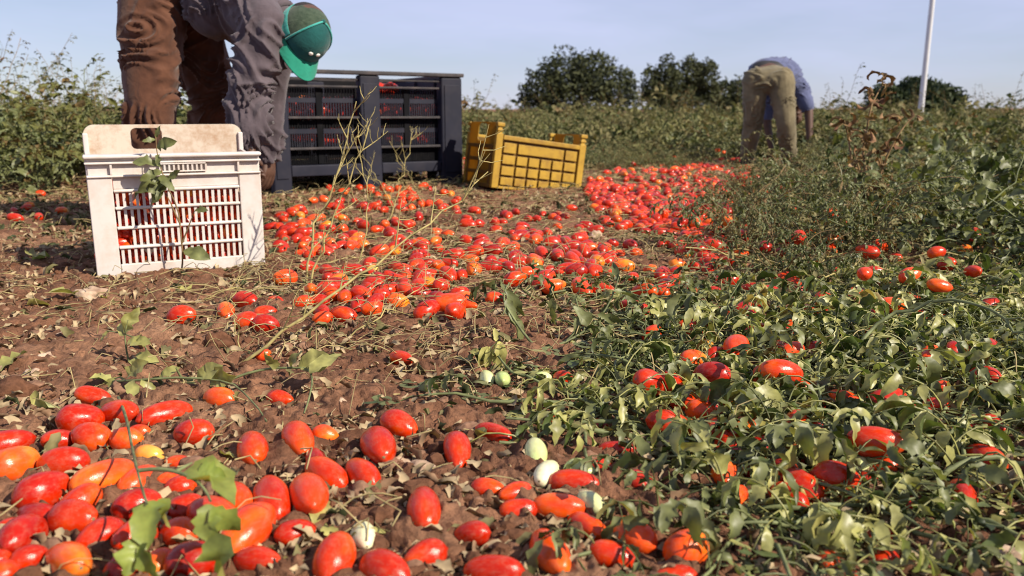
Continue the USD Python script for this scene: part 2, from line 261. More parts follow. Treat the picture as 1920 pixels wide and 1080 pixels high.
def tree(name, label, px0, px1, py_top, Y, lobes, mat, seed, n=9000, size=0.07, group=None):
    cx = atY((px0 + px1) / 2, 216, Y)[0]; wid = (px1 - px0) / PF * Y; z0 = float(gz(cx, Y)); h = atY(960, py_top, Y)[2] - z0
    t = thing(name, label, 'tree', (cx, Y, z0), group=group)
    L = [(a * wid, b_ * wid, c * h, rx * wid, ry * wid, rz * h) for a, b_, c, rx, ry, rz in lobes]
    m = MB(); m.tube(spline([[0, 0, -0.2], [0.02 * wid, 0, 0.2 * h], [0.0, 0, 0.5 * h]], 6), np.linspace(0.05, 0.03, 6) * wid * 0.7, 8)
    for l in L: m.tube(spline([[0, 0, 0.12 * h], [l[0] * 0.5, l[1] * 0.5, l[2] * 0.6], [l[0], l[1], l[2]]], 5), np.linspace(0.022, 0.008, 5) * wid * 0.7, 6)
    part(t, 'trunk', m.mesh(), bark); part(t, 'crown', crown_mesh(L, n, size, seed), mat, smooth=False)
tree('round_tree', 'broad rounded dark green tree on the horizon, left of the pointed pair of trees', 978, 1190, 88, 40,
     [(-0.3, 0, 0.42, 0.22, 0.22, 0.30), (-0.1, 0, 0.62, 0.25, 0.25, 0.34), (0.12, 0, 0.62, 0.22, 0.25, 0.33), (0.3, 0, 0.45, 0.21, 0.2, 0.32), (0, 0, 0.35, 0.42, 0.3, 0.30), (-0.43, 0, 0.2, 0.1, 0.15, 0.2), (0.43, 0, 0.25, 0.1, 0.1, 0.22)], leaf_tree, 1, 11000, 0.075)
tree('shrubby_tree', 'dark shrubby tree with spiky top just right of the round tree', 1200, 1278, 106, 36,
     [(-0.25, 0, 0.5, 0.25, 0.25, 0.33), (0.1, 0, 0.55, 0.3, 0.3, 0.42), (0.3, 0, 0.45, 0.2, 0.3, 0.42), (0, 0, 0.3, 0.45, 0.3, 0.28), (-0.38, 0, 0.72, 0.09, 0.1, 0.09)], leaf_tree, 2, 6500, 0.06)
tree('shrubby_tree', 'dark full tree with a forked top directly left of the far bending picker', 1262, 1350, 104, 36.5,
     [(-0.15, 0, 0.6, 0.25, 0.25, 0.38), (0.18, 0, 0.6, 0.25, 0.3, 0.36), (0, 0, 0.3, 0.5, 0.3, 0.3)], leaf_tree, 3, 6500, 0.06)
tree('low_bush_tree', 'lower dark bush filling the gap between the forked tree and the far picker', 1335, 1405, 142, 37,
     [(-0.2, 0, 0.5, 0.28, 0.3, 0.42), (0.22, 0, 0.55, 0.28, 0.3, 0.42), (0, 0, 0.25, 0.5, 0.3, 0.3)], leaf_tree, 4, 4000, 0.06)
tree('dark_bush', 'dark green bush behind the thin metal pole at the right', 1622, 1800, 146, 26,
     [(-0.22, 0, 0.55, 0.24, 0.24, 0.36), (0.05, 0, 0.62, 0.27, 0.25, 0.38), (0.3, 0, 0.48, 0.2, 0.22, 0.34), (0, 0, 0.28, 0.5, 0.3, 0.3), (0.42, 0, 0.3, 0.1, 0.1, 0.3)], leaf_bush, 5, 10500, 0.06)

# ---------------------------------------------------------------- leaves and plants
def leaflet(rng, L, W, curl, fold, n=7):
    prof = np.array([0.14, 0.76, 0.70, 1.0, 0.80, 0.74, 0.42, 0.03]) * (1 + 0.13 * rng.normal(size=8)); u = np.linspace(0, 1, n + 1)
    th = -curl * u ** 1.2; du = L / n
    x = np.r_[0, np.cumsum(np.cos(th[:-1]) * du)]; z = np.r_[0, np.cumsum(np.sin(th[:-1]) * du)]
    w = W * 0.5 * np.abs(prof); tw = rng.normal() * 0.9 * u
    mid = np.stack([x, np.zeros(n + 1), z], 1); nz = np.stack([-np.sin(th), np.zeros(n + 1), np.cos(th)], 1)
    out = []
    for s in (-1, 1):
        a = fold + s * tw + 0.25 * rng.normal(size=n + 1)
        sh = np.zeros((n + 1, 3)); sh[:, 0] = 0.10 * L * (rng.random(n + 1) - 0.3)
        out.append(mid + s * (w * np.cos(a))[:, None] * np.array([0, 1.0, 0]) + (w * np.sin(a))[:, None] * nz + sh * (w / (W + 1e-9))[:, None])
    v = np.vstack([mid, out[0], out[1]]); k = n + 1; f = []
    for i in range(n):
        f += [[i, i + 1, k + i + 1], [i, k + i + 1, k + i], [i, 2 * k + i, 2 * k + i + 1], [i, 2 * k + i + 1, i + 1]]
    return v, np.array(f)
def compound(rng, L, d, wilt=0.5, pairs=2, lw=0.5, size=0.42, upv=(0, 0, 1)):
    """A compound leaf from the origin along d, its stalk sagging by wilt."""
    m = MB(); d = N(d); n = 6; P = [np.zeros(3)]; dd = d.copy()
    for i in range(n):
        P.append(P[-1] + dd * L / n); dd = N(dd + np.array([0, 0, -wilt * 0.30]) + 0.10 * rng.normal(size=3))
    P = np.array(P); m.tube(P, np.linspace(0.0016, 0.0008, n + 1) * (L / 0.12) ** 0.5, 3)
    def put(i, ang, s):
        t = N(P[min(i + 1, n)] - P[max(i - 1, 0)]); F = frame_x(t, upv)
        a = ang + 0.25 * rng.normal(); x = F @ np.array([math.cos(a), math.sin(a), -0.15 - 0.5 * wilt * rng.random()])
        R = frame_x(x, N(np.array(upv) + 0.45 * rng.normal(size=3)))
        v, f = leaflet(rng, L * size * s, L * size * s * lw * (0.8 + 0.4 * rng.random()), wilt * (0.4 + 1.5 * rng.random()), 0.25 + 0.95 * wilt * (rng.random() - 0.25))
        m.add(v @ R.T + P[i], f)
    put(n, 0, 1.15)
    for k in range(pairs):
        i = n - 1 - 2 * k
        for s in (-1, 1):
            if rng.random() < 0.93: put(max(i, 1), s * 1.05, 1.0 - 0.18 * k)
    return m.mesh()
def plant_proto(name, seed, mat, stem_mat, n_stems, length, rise, leaf_L, gap, wilt, fall=1.0, spread=1.0, merged=False, pairs=2, lw=0.5, size=0.42, start=0.2, thick=0.004):
    rng = np.random.default_rng(seed); root = proto(name); sm, lm = MB(), MB(); base = str(root.GetPath()); leaves = []
    for s in range(n_stems):
        a = 2 * math.pi * (s + 0.6 * rng.random()) / n_stems; Ls = length * (0.7 + 0.5 * rng.random())
        d = N([math.cos(a) * spread, math.sin(a) * spread, rise * (0.7 + 0.6 * rng.random())]); P = [np.array([0.03 * math.cos(a), 0.03 * math.sin(a), -0.01])]; n = 10
        for i in range(n):
            P.append(P[-1] + d * Ls / n); d = N(d + np.array([0, 0, -0.22 * fall]) + 0.16 * rng.normal(size=3))
            if P[-1][2] < 0.012: P[-1][2] = 0.012; d[2] = abs(d[2]) * 0.3
        P = np.array(P); sm.tube(P, np.linspace(thick, thick * 0.4, n + 1), 5)
        D = np.r_[0, np.cumsum(np.linalg.norm(np.diff(P, axis=0), axis=1))]; x = D[-1] * start; k = 0
        while x < D[-1]:
            i = min(np.searchsorted(D, x), n); p = P[i - 1] + (P[i] - P[i - 1]) * ((x - D[i - 1]) / max(D[i] - D[i - 1], 1e-6)); t = N(P[i] - P[i - 1])
            side = np.cross(t, [0, 0, 1.0]) * (1 if k % 2 else -1)
            dl = N(side + 0.5 * t + np.array([0, 0, 0.45]) + 0.5 * rng.normal(size=3))
            v, f = compound(rng, leaf_L * (0.7 + 0.6 * rng.random()), dl, wilt, pairs, lw, size)
            v = v + p; v[:, 2] = np.where(v[:, 2] < 0.004, 0.004 + 0.006 * rng.random(), v[:, 2])
            (lm.add(v, f) if merged else leaves.append((v, f))); x += gap * (0.6 + 0.8 * rng.random()); k += 1
    usdkit.mesh(stage, base + '/stems', sm.mesh(), stem_mat, smooth=True)
    if merged: usdkit.mesh(stage, base + '/foliage', lm.mesh(), mat, smooth=False)
    for i, q in enumerate(leaves): usdkit.mesh(stage, base + ('/leaf' if i == 0 else f'/leaf_{i:03d}'), q, mat, smooth=True)
    return root
VINE = [plant_proto(f'vine_{k}', 100 + k, leaf_dusty if k % 3 else leaf_green, stem_green, 7, 0.27, 0.75, 0.085, 0.030, 1.05, 1.05) for k in range(5)]
RAG = [plant_proto(f'ragged_plant_{k}', 240 + k, [leaf_olive, leaf_green, leaf_far][k], [stem_green, stem_brown, stem_green][k], 12, 0.42, 2.0, 0.062, 0.045, 0.8, 0.55, spread=0.9, merged=True, pairs=2, start=0.15, thick=0.0028) for k in range(3)]
WILT = [plant_proto(f'wilted_vine_{k}', 120 + k, [leaf_green, leaf_olive, leaf_dusty][k], stem_green, 6, 0.40, 0.7, 0.11, 0.048, 0.95, 1.2) for k in range(3)]
MATV = [plant_proto(f'tangled_vine_{k}', 140 + k, [leaf_olive, leaf_olive, leaf_brown][k], [stem_green, stem_dry, stem_brown][k], 8, 0.5, 0.6, 0.075, 0.055, 0.8, 1.1, merged=False) for k in range(3)]
BUSH = [plant_proto(f'bushy_tomato_{k}', 160 + k, [leaf_hedge, leaf_hedge, leaf_green, leaf_olive][k], stem_green, 9, 0.62, 1.5, 0.13, 0.055, 0.6, 0.55, spread=0.9, merged=True) for k in range(4)]
DARK = [plant_proto(f'dark_tomato_{k}', 180 + k, leaf_green, stem_green, 9, 0.45, 1.2, 0.12, 0.045, 0.55, 0.7, lw=0.62) for k in range(2)]
SPIKE = [plant_proto(f'tall_weed_{k}', 200 + k, [leaf_hedge, leaf_olive][k], stem_brown, 3, 0.95, 3.5, 0.05, 0.03, 0.5, 0.12, merged=True, pairs=1, start=0.35, thick=0.003) for k in range(2)]
FARP = [plant_proto(f'field_plant_{k}', 220 + k, [leaf_far, leaf_green, leaf_olive][k], stem_green, 8, 0.5, 1.4, 0.14, 0.07, 0.6, 0.6, merged=True, size=0.5) for k in range(3)]
rng = np.random.default_rng(11)
def px_of(p):
    q = np.asarray(p, float) - EYE; f = q @ FWD; return PW / 2 + PF * q[0] / f, PH / 2 - PF * (q @ UP) / f
def plants(protos, name, label0, group, spots, smin=0.85, smax=1.2, zs=1.0, marks=None):
    for x, y in spots:
        label = label0
        if marks:
            u, w = px_of((x, y, float(gz(x, y)))); label = label0 + ' ' + min(marks, key=lambda m: (m[1] - u) ** 2 + 2.5 * (m[2] - w) ** 2)[0]
        s = smin + (smax - smin) * rng.random(); k = rng.integers(len(protos))
        copy_of(protos[k], name, label, 'plant', (x, y, float(gz(x, y)) - 0.004), rotz(rng.random() * 6.283) @ rot([1, 0, 0], 0.10 * rng.normal()), (s, s, s * zs * (0.85 + 0.3 * rng.random())), group)
def px_spots(poly, n, seed, mind=0.0):
    r = np.random.default_rng(seed); P = sg.Polygon(poly); x0, y0, x1, y1 = P.bounds; out = []; tries = 0
    while len(out) < n and tries < 20000:
        tries += 1; x, y = x0 + (x1 - x0) * r.random(), y0 + (y1 - y0) * r.random()
        if not P.contains(sg.Point(x, y)): continue
        p = at(x, y)[:2]
        if mind and any((p[0] - q[0]) ** 2 + (p[1] - q[1]) ** 2 < mind * mind for q in out): continue
        out.append((p[0], p[1]))
    return out
def ground_spots(poly, n, seed, mind=0.0):
    r = np.random.default_rng(seed); P = sg.Polygon(poly); x0, y0, x1, y1 = P.bounds; out = []; tries = 0
    while len(out) < n and tries < 20000:
        tries += 1; x, y = x0 + (x1 - x0) * r.random(), y0 + (y1 - y0) * r.random()
        if not P.contains(sg.Point(x, y)): continue
        if mind and any((x - q[0]) ** 2 + (y - q[1]) ** 2 < mind * mind for q in out): continue
        out.append((x, y))
    return out
# right foreground mass of vines
plants(VINE, 'tomato_vine', 'dusty green leafy vine', 'leafy vines in the right foreground',
       px_spots([(1130, 680), (1400, 580), (1960, 560), (1960, 690), (1740, 760), (1690, 930), (1560, 1060), (1380, 1060), (1310, 900), (1150, 790)], 50, 31, 0.075), 0.75, 1.15, 1.15, marks=[('around the two yellow tomatoes', 1340, 635), ('around the red tomato lying on top', 1345, 755), ('above the slim white tomato', 1130, 790), ('by the pale green upright tomato', 1680, 880), ('by the pale green tomato lying across', 1615, 835), ('around the two upper right tomatoes', 1720, 725),
        ('under the long pale hanging leaf', 1520, 870), ('at the lower edge of the mass', 1480, 1010), ('behind the round red tomato in the middle', 1430, 590), ('below the brownish level stem', 1250, 700), ('under the bent arching stem at right', 1800, 640), ('around the pale folded leaf', 1440, 780), ('beside the pale green husks', 1090, 700), ('at the right picture edge', 1900, 680), ('around the bottom dried pale leaf', 1400, 940)])
plants(WILT[:1] + WILT[2:], 'wilting_vine', 'wilting tomato vine with limp hanging leaves, among red tomatoes right of the picked pile', 'wilting vines right of the middle',
       px_spots([(1000, 540), (1330, 520), (1900, 470), (1900, 600), (1400, 640), (1050, 660)], 30, 32, 0.15), 0.45, 0.75)
plants(MATV, 'tangled_vine', 'thin tangled olive and brown vine', 'tangled vines right of the red strip',
       px_spots([(1390, 375), (1500, 345), (1560, 305), (1660, 330), (1680, 500), (1380, 540), (1370, 440)], 44, 33, 0.15), 0.6, 1.0, 0.95, marks=[('just in front of the far picker', 1470, 330), ('at the right rim of the red strip', 1400, 400), ('at the foot of the dried brown plant', 1620, 400), ('along the long level green stem', 1520, 480), ('beside the dark bushy plants', 1670, 470), ('midway between red strip and dried plant', 1510, 410)])
plants(RAG, 'ragged_plant', 'ragged green and straw-coloured plant', 'ragged plants right of the red strip', px_spots([(1390, 372), (1440, 350), (1510, 345), (1540, 312), (1680, 300), (1690, 480), (1420, 540), (1370, 440)], 34, 43, 0.22), 0.6, 1.1, 1.0,
       marks=[('hiding the feet of the far picker', 1470, 325), ('at the right rim of the red strip', 1400, 400), ('left of the dried brown plant', 1560, 350), ('along the long level green stem', 1520, 480), ('at the foot of the dried brown plant', 1650, 400), ('beside the dark bushy plants', 1680, 460), ('midway between strip and dried plant', 1490, 410)])
plants(RAG, 'ragged_plant', 'ragged low plant', 'ragged plants before the crop', ground_spots([(0.5, 6.5), (1.5, 6.9), (1.8, 7.8), (0.2, 8.2)], 30, 44, 0.22), 0.55, 0.9, 0.9,
       marks=[('right of the yellow crate', 1150, 285), ('in front of the far picker, at his left', 1350, 300), ('between the far strip and the round tree', 1100, 270), ('in front of the crop below the forked tree', 1290, 285)])
plants(DARK, 'dark_tomato_plant', 'bushy dark green tomato plant', 'dark bushy plants at the right edge',
       px_spots([(1660, 345), (1960, 330), (2050, 520), (1800, 500), (1680, 440)], 20, 34, 0.24), 0.8, 1.1, marks=[('right beside the dried brown plant', 1690, 370), ('below the pale dry tuft', 1820, 390), ('at the right picture edge', 1930, 400), ('lowest in the right clump', 1800, 480), ('left end of the right clump', 1690, 440)])
plants(MATV + DARK[:1] + FARP[2:], 'tomato_plant', 'mixed green and browning tomato plant', 'plants of the unpicked row at the right',
       px_spots([(1560, 285), (1960, 262), (2080, 300), (1960, 345), (1600, 330)], 34, 35, 0.3), 0.9, 1.25, marks=[('behind the dried brown plant', 1640, 300), ('before the metal pole', 1740, 290), ('around the pale dry tuft', 1830, 325), ('at the far right edge', 1940, 300)])
plants(VINE[:3], 'tomato_vine_edge', 'green vine', 'vines at the right edge',
       px_spots([(1560, 500), (2000, 480), (2000, 700), (1600, 640)], 24, 36, 0.11), 0.8, 1.1, marks=[('under the bent arching stem at right', 1800, 600), ('above the bent arching stem at right', 1790, 530), ('around the pale lance leaf at right', 1670, 620), ('under the long level green stem', 1620, 520), ('at the right picture edge', 1900, 560)])
# the hedge-like unpicked row at the left
HS = ground_spots([(-4.1, 4.35), (-2.35, 4.7), (-2.2, 9.0), (-6.5, 9.0)], 62, 37, 0.30)
plants(BUSH, 'bushy_tomato_plant', 'tall bushy tomato plant, uncut left row,', 'bushy plants of the uncut row at the left', HS, 0.95, 1.25, marks=[('at the picture edge', 20, 330), ('directly left of the white crate', 140, 330), ('between the legs of the picker', 330, 300), ('far back in the row', 150, 270), ('in its front edge', 80, 365)])
plants(SPIKE, 'tall_weed', 'tall thin weed standing above the uncut row at the left', 'tall weeds over the left row', ground_spots([(-4.2, 5.0), (-2.75, 5.2), (-2.9, 8.0), (-5.6, 8.0)], 26, 38, 0.2), 0.9, 1.3)
plants(SPIKE, 'field_weed', 'thin weed poking above the field at the skyline', 'thin weeds at the skyline', ground_spots([(-0.9, 8.5), (2.0, 9.0), (8, 9), (10, 15), (-0.5, 15)], 60, 39, 0.25), 0.6, 1.05)
plants(SPIKE[:1], 'spiky_weed', 'lone tall spiky weed on the skyline between the far picker and the dried plant', None, [(float(atY(1567, 216, 9.0)[0]), 9.0)], 1.0, 1.01)
# between the yellow crate and the far picker, and behind them
plants(MATV + FARP, 'low_field_plant', 'low half-dry tomato plant', 'low plants behind the yellow crate',
       ground_spots([(-0.35, 7.0), (0.75, 6.6), (2.0, 7.4), (3.5, 7.0), (5, 8.2), (5, 9.4), (-0.3, 9.4)], 52, 40, 0.3), 0.55, 0.8, 0.75, marks=[('right behind the yellow crate', 1000, 280), ('between yellow crate and far picker', 1230, 290), ('at the feet of the far picker', 1440, 300), ('right of the far picker', 1620, 280), ('below the round tree', 1080, 262), ('below the forked tree', 1310, 262)])
def scatter_stuff(name, label, cat_, protos, spots, seed, smin, smax):
    r = np.random.default_rng(seed); pi = UsdGeom.PointInstancer.Define(stage, f'/World/{name}'); n = len(spots)
    for k, pr in enumerate(protos):
        q = stage.DefinePrim(f'/World/{name}/kind_{k}', 'Xform'); q.GetReferences().AddInternalReference(pr.GetPath()); pi.CreatePrototypesRel().AddTarget(q.GetPath())
    pi.CreateProtoIndicesAttr(Vt.IntArray(r.integers(0, len(protos), n).tolist()))
    xy = np.array(spots); z = gz(xy[:, 0], xy[:, 1]) - 0.01
    pi.CreatePositionsAttr(Vt.Vec3fArray.FromNumpy(np.c_[xy, z].astype(np.float32)))
    a = r.random(n) * 2 * np.pi; pi.CreateOrientationsAttr(Vt.QuathArray([Gf.Quath(float(math.cos(x / 2)), 0, 0, float(math.sin(x / 2))) for x in a]))
    s = smin + (smax - smin) * r.random(n); pi.CreateScalesAttr(Vt.Vec3fArray.FromNumpy(np.c_[s, s, s * (0.8 + 0.4 * r.random(n))].astype(np.float32)))
    tag(pi, label, cat_, None, 'stuff')
r_ = np.random.default_rng(41); FS = []
while len(FS) < 2600:
    y = 8.8 + 40 * r_.random() ** 1.5; x = (r_.random() - 0.42) * y * 2.0
    if x < -2.2 and y < 9.3: continue
    FS.append((x, y))
scatter_stuff('field_crop', 'green unpicked tomato crop covering the far field up to the trees', 'crop', FARP, FS, 42, 0.65, 1.3)

# ---------------------------------------------------------------- plastic crates and the big bin
def plastic(name, c0, c1, dirt, amount=0.5, transl=0.12, rough=0.45, dscale=9.0, spec=0.35):
    return M(name, {'tc': ('texture_coordinate', {}), 'n': ('noise_texture', {'scale': 5.0, 'detail': 3.0}), 'r': ('rgb_ramp', {'ramp': [(0.3, c0), (0.7, c1)]}),
        'n2': ('noise_texture', {'scale': dscale, 'detail': 7.0, 'roughness': 0.72}), 'r2': ('rgb_ramp', {'ramp': [(0.46, (0, 0, 0)), (0.72, (amount,) * 3)]}), 'mx': ('mix_color', {'b': dirt}),
        'b': ('bump', {'strength': 0.25, 'distance': 0.003}), 'p': ('principled_bsdf', {'roughness': rough, 'specular_ior_level': spec}), 't': ('translucent_bsdf', {}), 'ms': ('mix_closure', {'fac': transl})},
        [('tc.object', 'n.vector'), ('tc.object', 'n2.vector'), ('n.fac', 'r.fac'), ('n2.fac', 'r2.fac'), ('r2.color', 'mx.fac'), ('r.color', 'mx.a'), ('mx.result', 'p.base_color'), ('mx.result', 't.color'),
         ('n2.fac', 'b.height'), ('b.normal', 'p.normal'), ('p.BSDF', 'ms.closure1'), ('t.BSDF', 'ms.closure2')], 'ms.closure')
white_p = plastic('white_plastic', (0.56, 0.51, 0.485), (0.63, 0.58, 0.55), (0.42, 0.31, 0.22), 0.6, 0.10)
yellow_shaded = plastic('yellow_plastic_shaded', (0.16, 0.085, 0.018), (0.22, 0.12, 0.022), (0.10, 0.05, 0.02), 0.8, 0.35)  # base darkened to paint in the shade of grooves and end frames, plus dirt flecks
yellow_thin = plastic('yellow_plastic_thin', (0.42, 0.25, 0.03), (0.50, 0.30, 0.04), (0.25, 0.12, 0.03), 0.6, 0.65)
white_dirty = plastic('white_plastic_soiled', (0.55, 0.47, 0.38), (0.60, 0.53, 0.44), (0.33, 0.18, 0.09), 0.9, 0.10, 0.55, 14.0)
yellow_p = plastic('yellow_plastic', (0.37, 0.225, 0.030), (0.45, 0.275, 0.036), (0.18, 0.085, 0.025), 0.8, 0.15)
bin_p = plastic('bin_plastic', (0.009, 0.0095, 0.018), (0.015, 0.0155, 0.027), (0.045, 0.038, 0.042), 0.3, 0.0, 0.6, 9.0, 0.2)
bin_dark = plastic('bin_plastic_dark', (0.004, 0.004, 0.005), (0.006, 0.006, 0.008), (0.02, 0.018, 0.017), 0.4, 0.0, 0.8, 9.0, 0.08)  # near-black colour stands in for the shade inside the bin
bin_edge = plastic('bin_edge_worn', (0.028, 0.026, 0.030), (0.05, 0.046, 0.048), (0.14, 0.11, 0.10), 0.5, 0.0, 0.65, 9.0, 0.15)

def hole_panel(w, h, holes, th, r=0.03):
    P = sg.box(0, 0, w, h - r).union(sg.box(r, 0, w - r, h)).union(sg.Point(r, h - r).buffer(r)).union(sg.Point(w - r, h - r).buffer(r))
    for hx, hz, hw, hh in holes: P = P.difference(sg.box(hx - hw / 2 + hh / 2, hz - hh / 2, hx + hw / 2 - hh / 2, hz + hh / 2).buffer(hh / 2 - 0.001))
    t = trimesh.creation.extrude_polygon(P, th, engine='earcut'); v = t.vertices.copy()
    t.vertices = np.stack([v[:, 0], -v[:, 2], v[:, 1]], 1); return t          # in the xz plane, outer face at y = -th .. 0

A = at(183, 523); cr_a = math.radians(27)
Bx = np.array([math.cos(cr_a), math.sin(cr_a), 0]); kx = (490 - 960) / PF
WL = (kx * A[1] - A[0]) / (Bx[0] - kx * Bx[1]); WH = atY(172, 287, A[1])[2] - A[2]; WD = 0.33
R = rotz(cr_a) @ rot([1, 0, 0], math.radians(4.0))
crate = thing('white_crate', 'dirty white plastic harvest crate with slotted front, left foreground, in front of the capped picker', 'crate', A + [0, 0, -0.004], R)
L, D, H = WL, WD, WH
def zf(f): return H * (1 - f)
for x0, x1 in ((0, 0.135 * L), (0.865 * L, L)):
    part(crate, 'corner_post', cat(rb(x0, x1, 0.0, 0.012, 0.0, H * 0.83, 0.003), rb(x0 if x0 == 0 else x1 - 0.014, 0.014 if x0 == 0 else x1, 0.0125, 0.05, 0, H * 0.985, 0.004)), white_p)
part(crate, 'top_band', cat(rb(0.004, L - 0.004, 0.010, 0.017, zf(0.168), zf(0.03), 0.002)), white_p)
part(crate, 'top_rim', cat(rb(-0.004, L + 0.004, -0.006, 0.022, zf(0.032), H, 0.004), rb(-0.002, L + 0.002, -0.003, 0.0095, zf(0.075), zf(0.058), 0.002)), white_p)
for fx in (0.135, 0.865): part(crate, 'band_rib', rb(fx * L - 0.003, fx * L + 0.003, -0.001, 0.0098, zf(0.158), zf(0.078), 0.001), white_p)
part(crate, 'band_rail', rb(0.0, L, -0.005, 0.0125, zf(0.180), zf(0.160), 0.003), white_p)
part(crate, 'upper_panel', rb(0.137 * L, 0.863 * L, 0.006, 0.011, zf(0.275), zf(0.181), 0.002), white_p)
gm = MB().tm(rb(0.40 * L, 0.67 * L, -0.003, 0.0096, zf(0.088), zf(0.0765), 0.002)).tm(rb(0.40 * L, 0.67 * L, -0.003, 0.0096, zf(0.150), zf(0.138), 0.002))
for k in range(11): gm.box(0.40 * L + k * 0.0265 * L, 0.40 * L + k * 0.0265 * L + 0.005, -0.001, 0.0096, zf(0.138), zf(0.088))
part(crate, 'grip', gm.mesh(), white_p)
rails = [0.275, 0.415, 0.575, 0.735, 0.885]
for k in range(4):
    part(crate, 'slot_rail', rb(0.136 * L, 0.864 * L, -0.003, 0.013, zf(rails[k] + 0.024), zf(rails[k]), 0.003), white_p)
    nS = 20; sm = MB(); w = 0.728 * L / nS
    for i in range(nS):
        x0 = 0.136 * L + (i + 0.29) * w
        if k == 2 and i < 2: continue
        sm.box(x0, x0 + 0.44 * w, 0.002, 0.010, zf(rails[k + 1]) , zf(rails[k] + 0.023))
    part(crate, 'slat_row', sm.mesh(), white_p, smooth=False)
part(crate, 'bottom_band', rb(0.136 * L, 0.864 * L, 0.0, 0.012, 0.0, zf(rails[4]), 0.003), white_p)
bw = hole_panel(L, H + 0.055, [(0.38 * L, H + 0.012, 0.20 * L, 0.034)], 0.010); bw.apply_translation((0, D, 0)); part(crate, 'back_wall', bw, white_dirty)
for q0, q1 in ((-0.003, 0.012), (L - 0.012, L + 0.003)): part(crate, 'back_post', rb(q0, q1, D - 0.02, D + 0.004, 0.03, H + 0.03, 0.003), white_p)
for xx in (0.0, L - 0.008):
    m = MB().box(xx, xx + 0.008, 0.052, D - 0.022, 0, H * 0.22)
    for k in range(5): m.box(xx + 0.001, xx + 0.007, 0.055 + k * (D - 0.09) / 5, 0.055 + k * (D - 0.09) / 5 + 0.03, H * 0.2201, H * 0.83)
    m.box(xx, xx + 0.008, 0.052, D - 0.022, H * 0.8301, H * 0.93)
    part(crate, 'side_wall', m.mesh(), white_p, smooth=False)
part(crate, 'crate_floor', rb(0.015, L - 0.015, 0.014, D - 0.012, 0.004, 0.012, 0.002), white_p)
CR, CO = R, A + [0, 0, -0.004]

C0 = at(921, 357) + [0, 0, 0.030]; ya = math.radians(29); YL, YD, YH, YE = 0.64, 0.40, 0.32, 0.385
Ry = rotz(ya) @ rot([0, 1, 0], math.radians(7.5))
yc = thing('yellow_crate', 'mustard yellow plastic crate with ribbed grid sides, tilted on the ground beside the dark bin', 'crate', C0, Ry)
for y0, y1 in ((0.018, 0.023), (YD - 0.023, YD - 0.018)): part(yc, 'side_panel', rb(0.03, YL - 0.03, y0, y1, 0.012, YH - 0.02, 0.001), yellow_shaded)  # recessed plate, its brown painting the shadow in the grooves between the pads
for x0, y0 in ((0, 0), (YL - 0.045, 0), (0, YD - 0.03), (YL - 0.045, YD - 0.03)):
    part(yc, 'corner_post', cat(rb(x0, x0 + 0.045, y0, y0 + 0.03, 0, YE * 0.84, 0.004), rb(x0 + 0.003, x0 + 0.042, y0 + 0.002, y0 + 0.028, YE * 0.87, YE * 0.905, 0.003), rb(x0 - 0.002, x0 + 0.047, y0 - 0.002, y0 + 0.031, YE * 0.94, YE, 0.004), rb(x0 + 0.008, x0 + 0.037, y0 + 0.006, y0 + 0.024, YE * 0.83, YE * 0.95, 0.003)), yellow_p)
for yy in (0.0, YD - 0.018):
    part(yc, 'top_rail', rb(0.047, YL - 0.047, yy - 0.003, yy + 0.019, YH * 0.90, YH * 0.985, 0.003), yellow_p)
    part(yc, 'label_band', rb(0.158, YL - 0.158, yy + 0.003 if yy == 0 else yy + 0.001, yy + 0.0178 if yy == 0 else yy + 0.012, YH * 0.67, YH * 0.85, 0.002), yellow_p)
    zr = [0.05, 0.235, 0.44, 0.645, 0.875]; xr = [0.052, 0.150] + [0.150 + (YL - 0.300) * q / 4 for q in (1, 2, 3, 4)] + [YL - 0.052]
    for ci in range(6):
        for ri in range(4):
            if 1 <= ci <= 4 and ri == 3: continue
            part(yc, 'cell_pad', rb(xr[ci] + 0.007, xr[ci + 1] - 0.007, yy + 0.004 if yy == 0 else yy + 0.0015, yy + 0.0178 if yy == 0 else yy + 0.012, zr[ri] * YH + 0.007, zr[ri + 1] * YH - 0.007, 0.002), yellow_p)
    part(yc, 'bottom_rail', rb(0.046, YL - 0.046, yy, yy + 0.016, 0.0, 0.046 * YH, 0.002), yellow_p)
for xx, sgn in ((0.0, 1), (YL - 0.016, 1)):
    P = hole_panel(YD - 0.062, YE, [((YD - 0.062) / 2, YE - 0.06, 0.12, 0.055)], 0.005, 0.012)
    v = P.vertices.copy(); P.vertices = np.stack([xx + 0.010 + v[:, 1], 0.031 + v[:, 0], v[:, 2]], 1); P.faces = P.faces[:, ::-1]
    part(yc, 'end_wall', P, yellow_thin)
    for k in range(4): z = (0.03, 0.27, 0.51, 0.76)[k] * YH; part(yc, 'end_rail', rb(xx - 0.004 if xx == 0 else xx + 0.0105, xx + 0.0048 if xx == 0 else xx + 0.020, 0.032, YD - 0.032, z - 0.011, z + 0.011, 0.002), yellow_shaded)
    for k in range(3): y = 0.05 + k * (YD - 0.10) / 2; part(yc, 'end_rib', rb(xx - 0.002 if xx == 0 else xx + 0.0105, xx + 0.0046 if xx == 0 else xx + 0.018, y - 0.012, y + 0.012, 0.02, YH * 0.76, 0.002), yellow_shaded)
part(yc, 'crate_floor', rb(0.03, YL - 0.03, 0.02, YD - 0.02, 0.004, 0.011, 0.002), yellow_p)

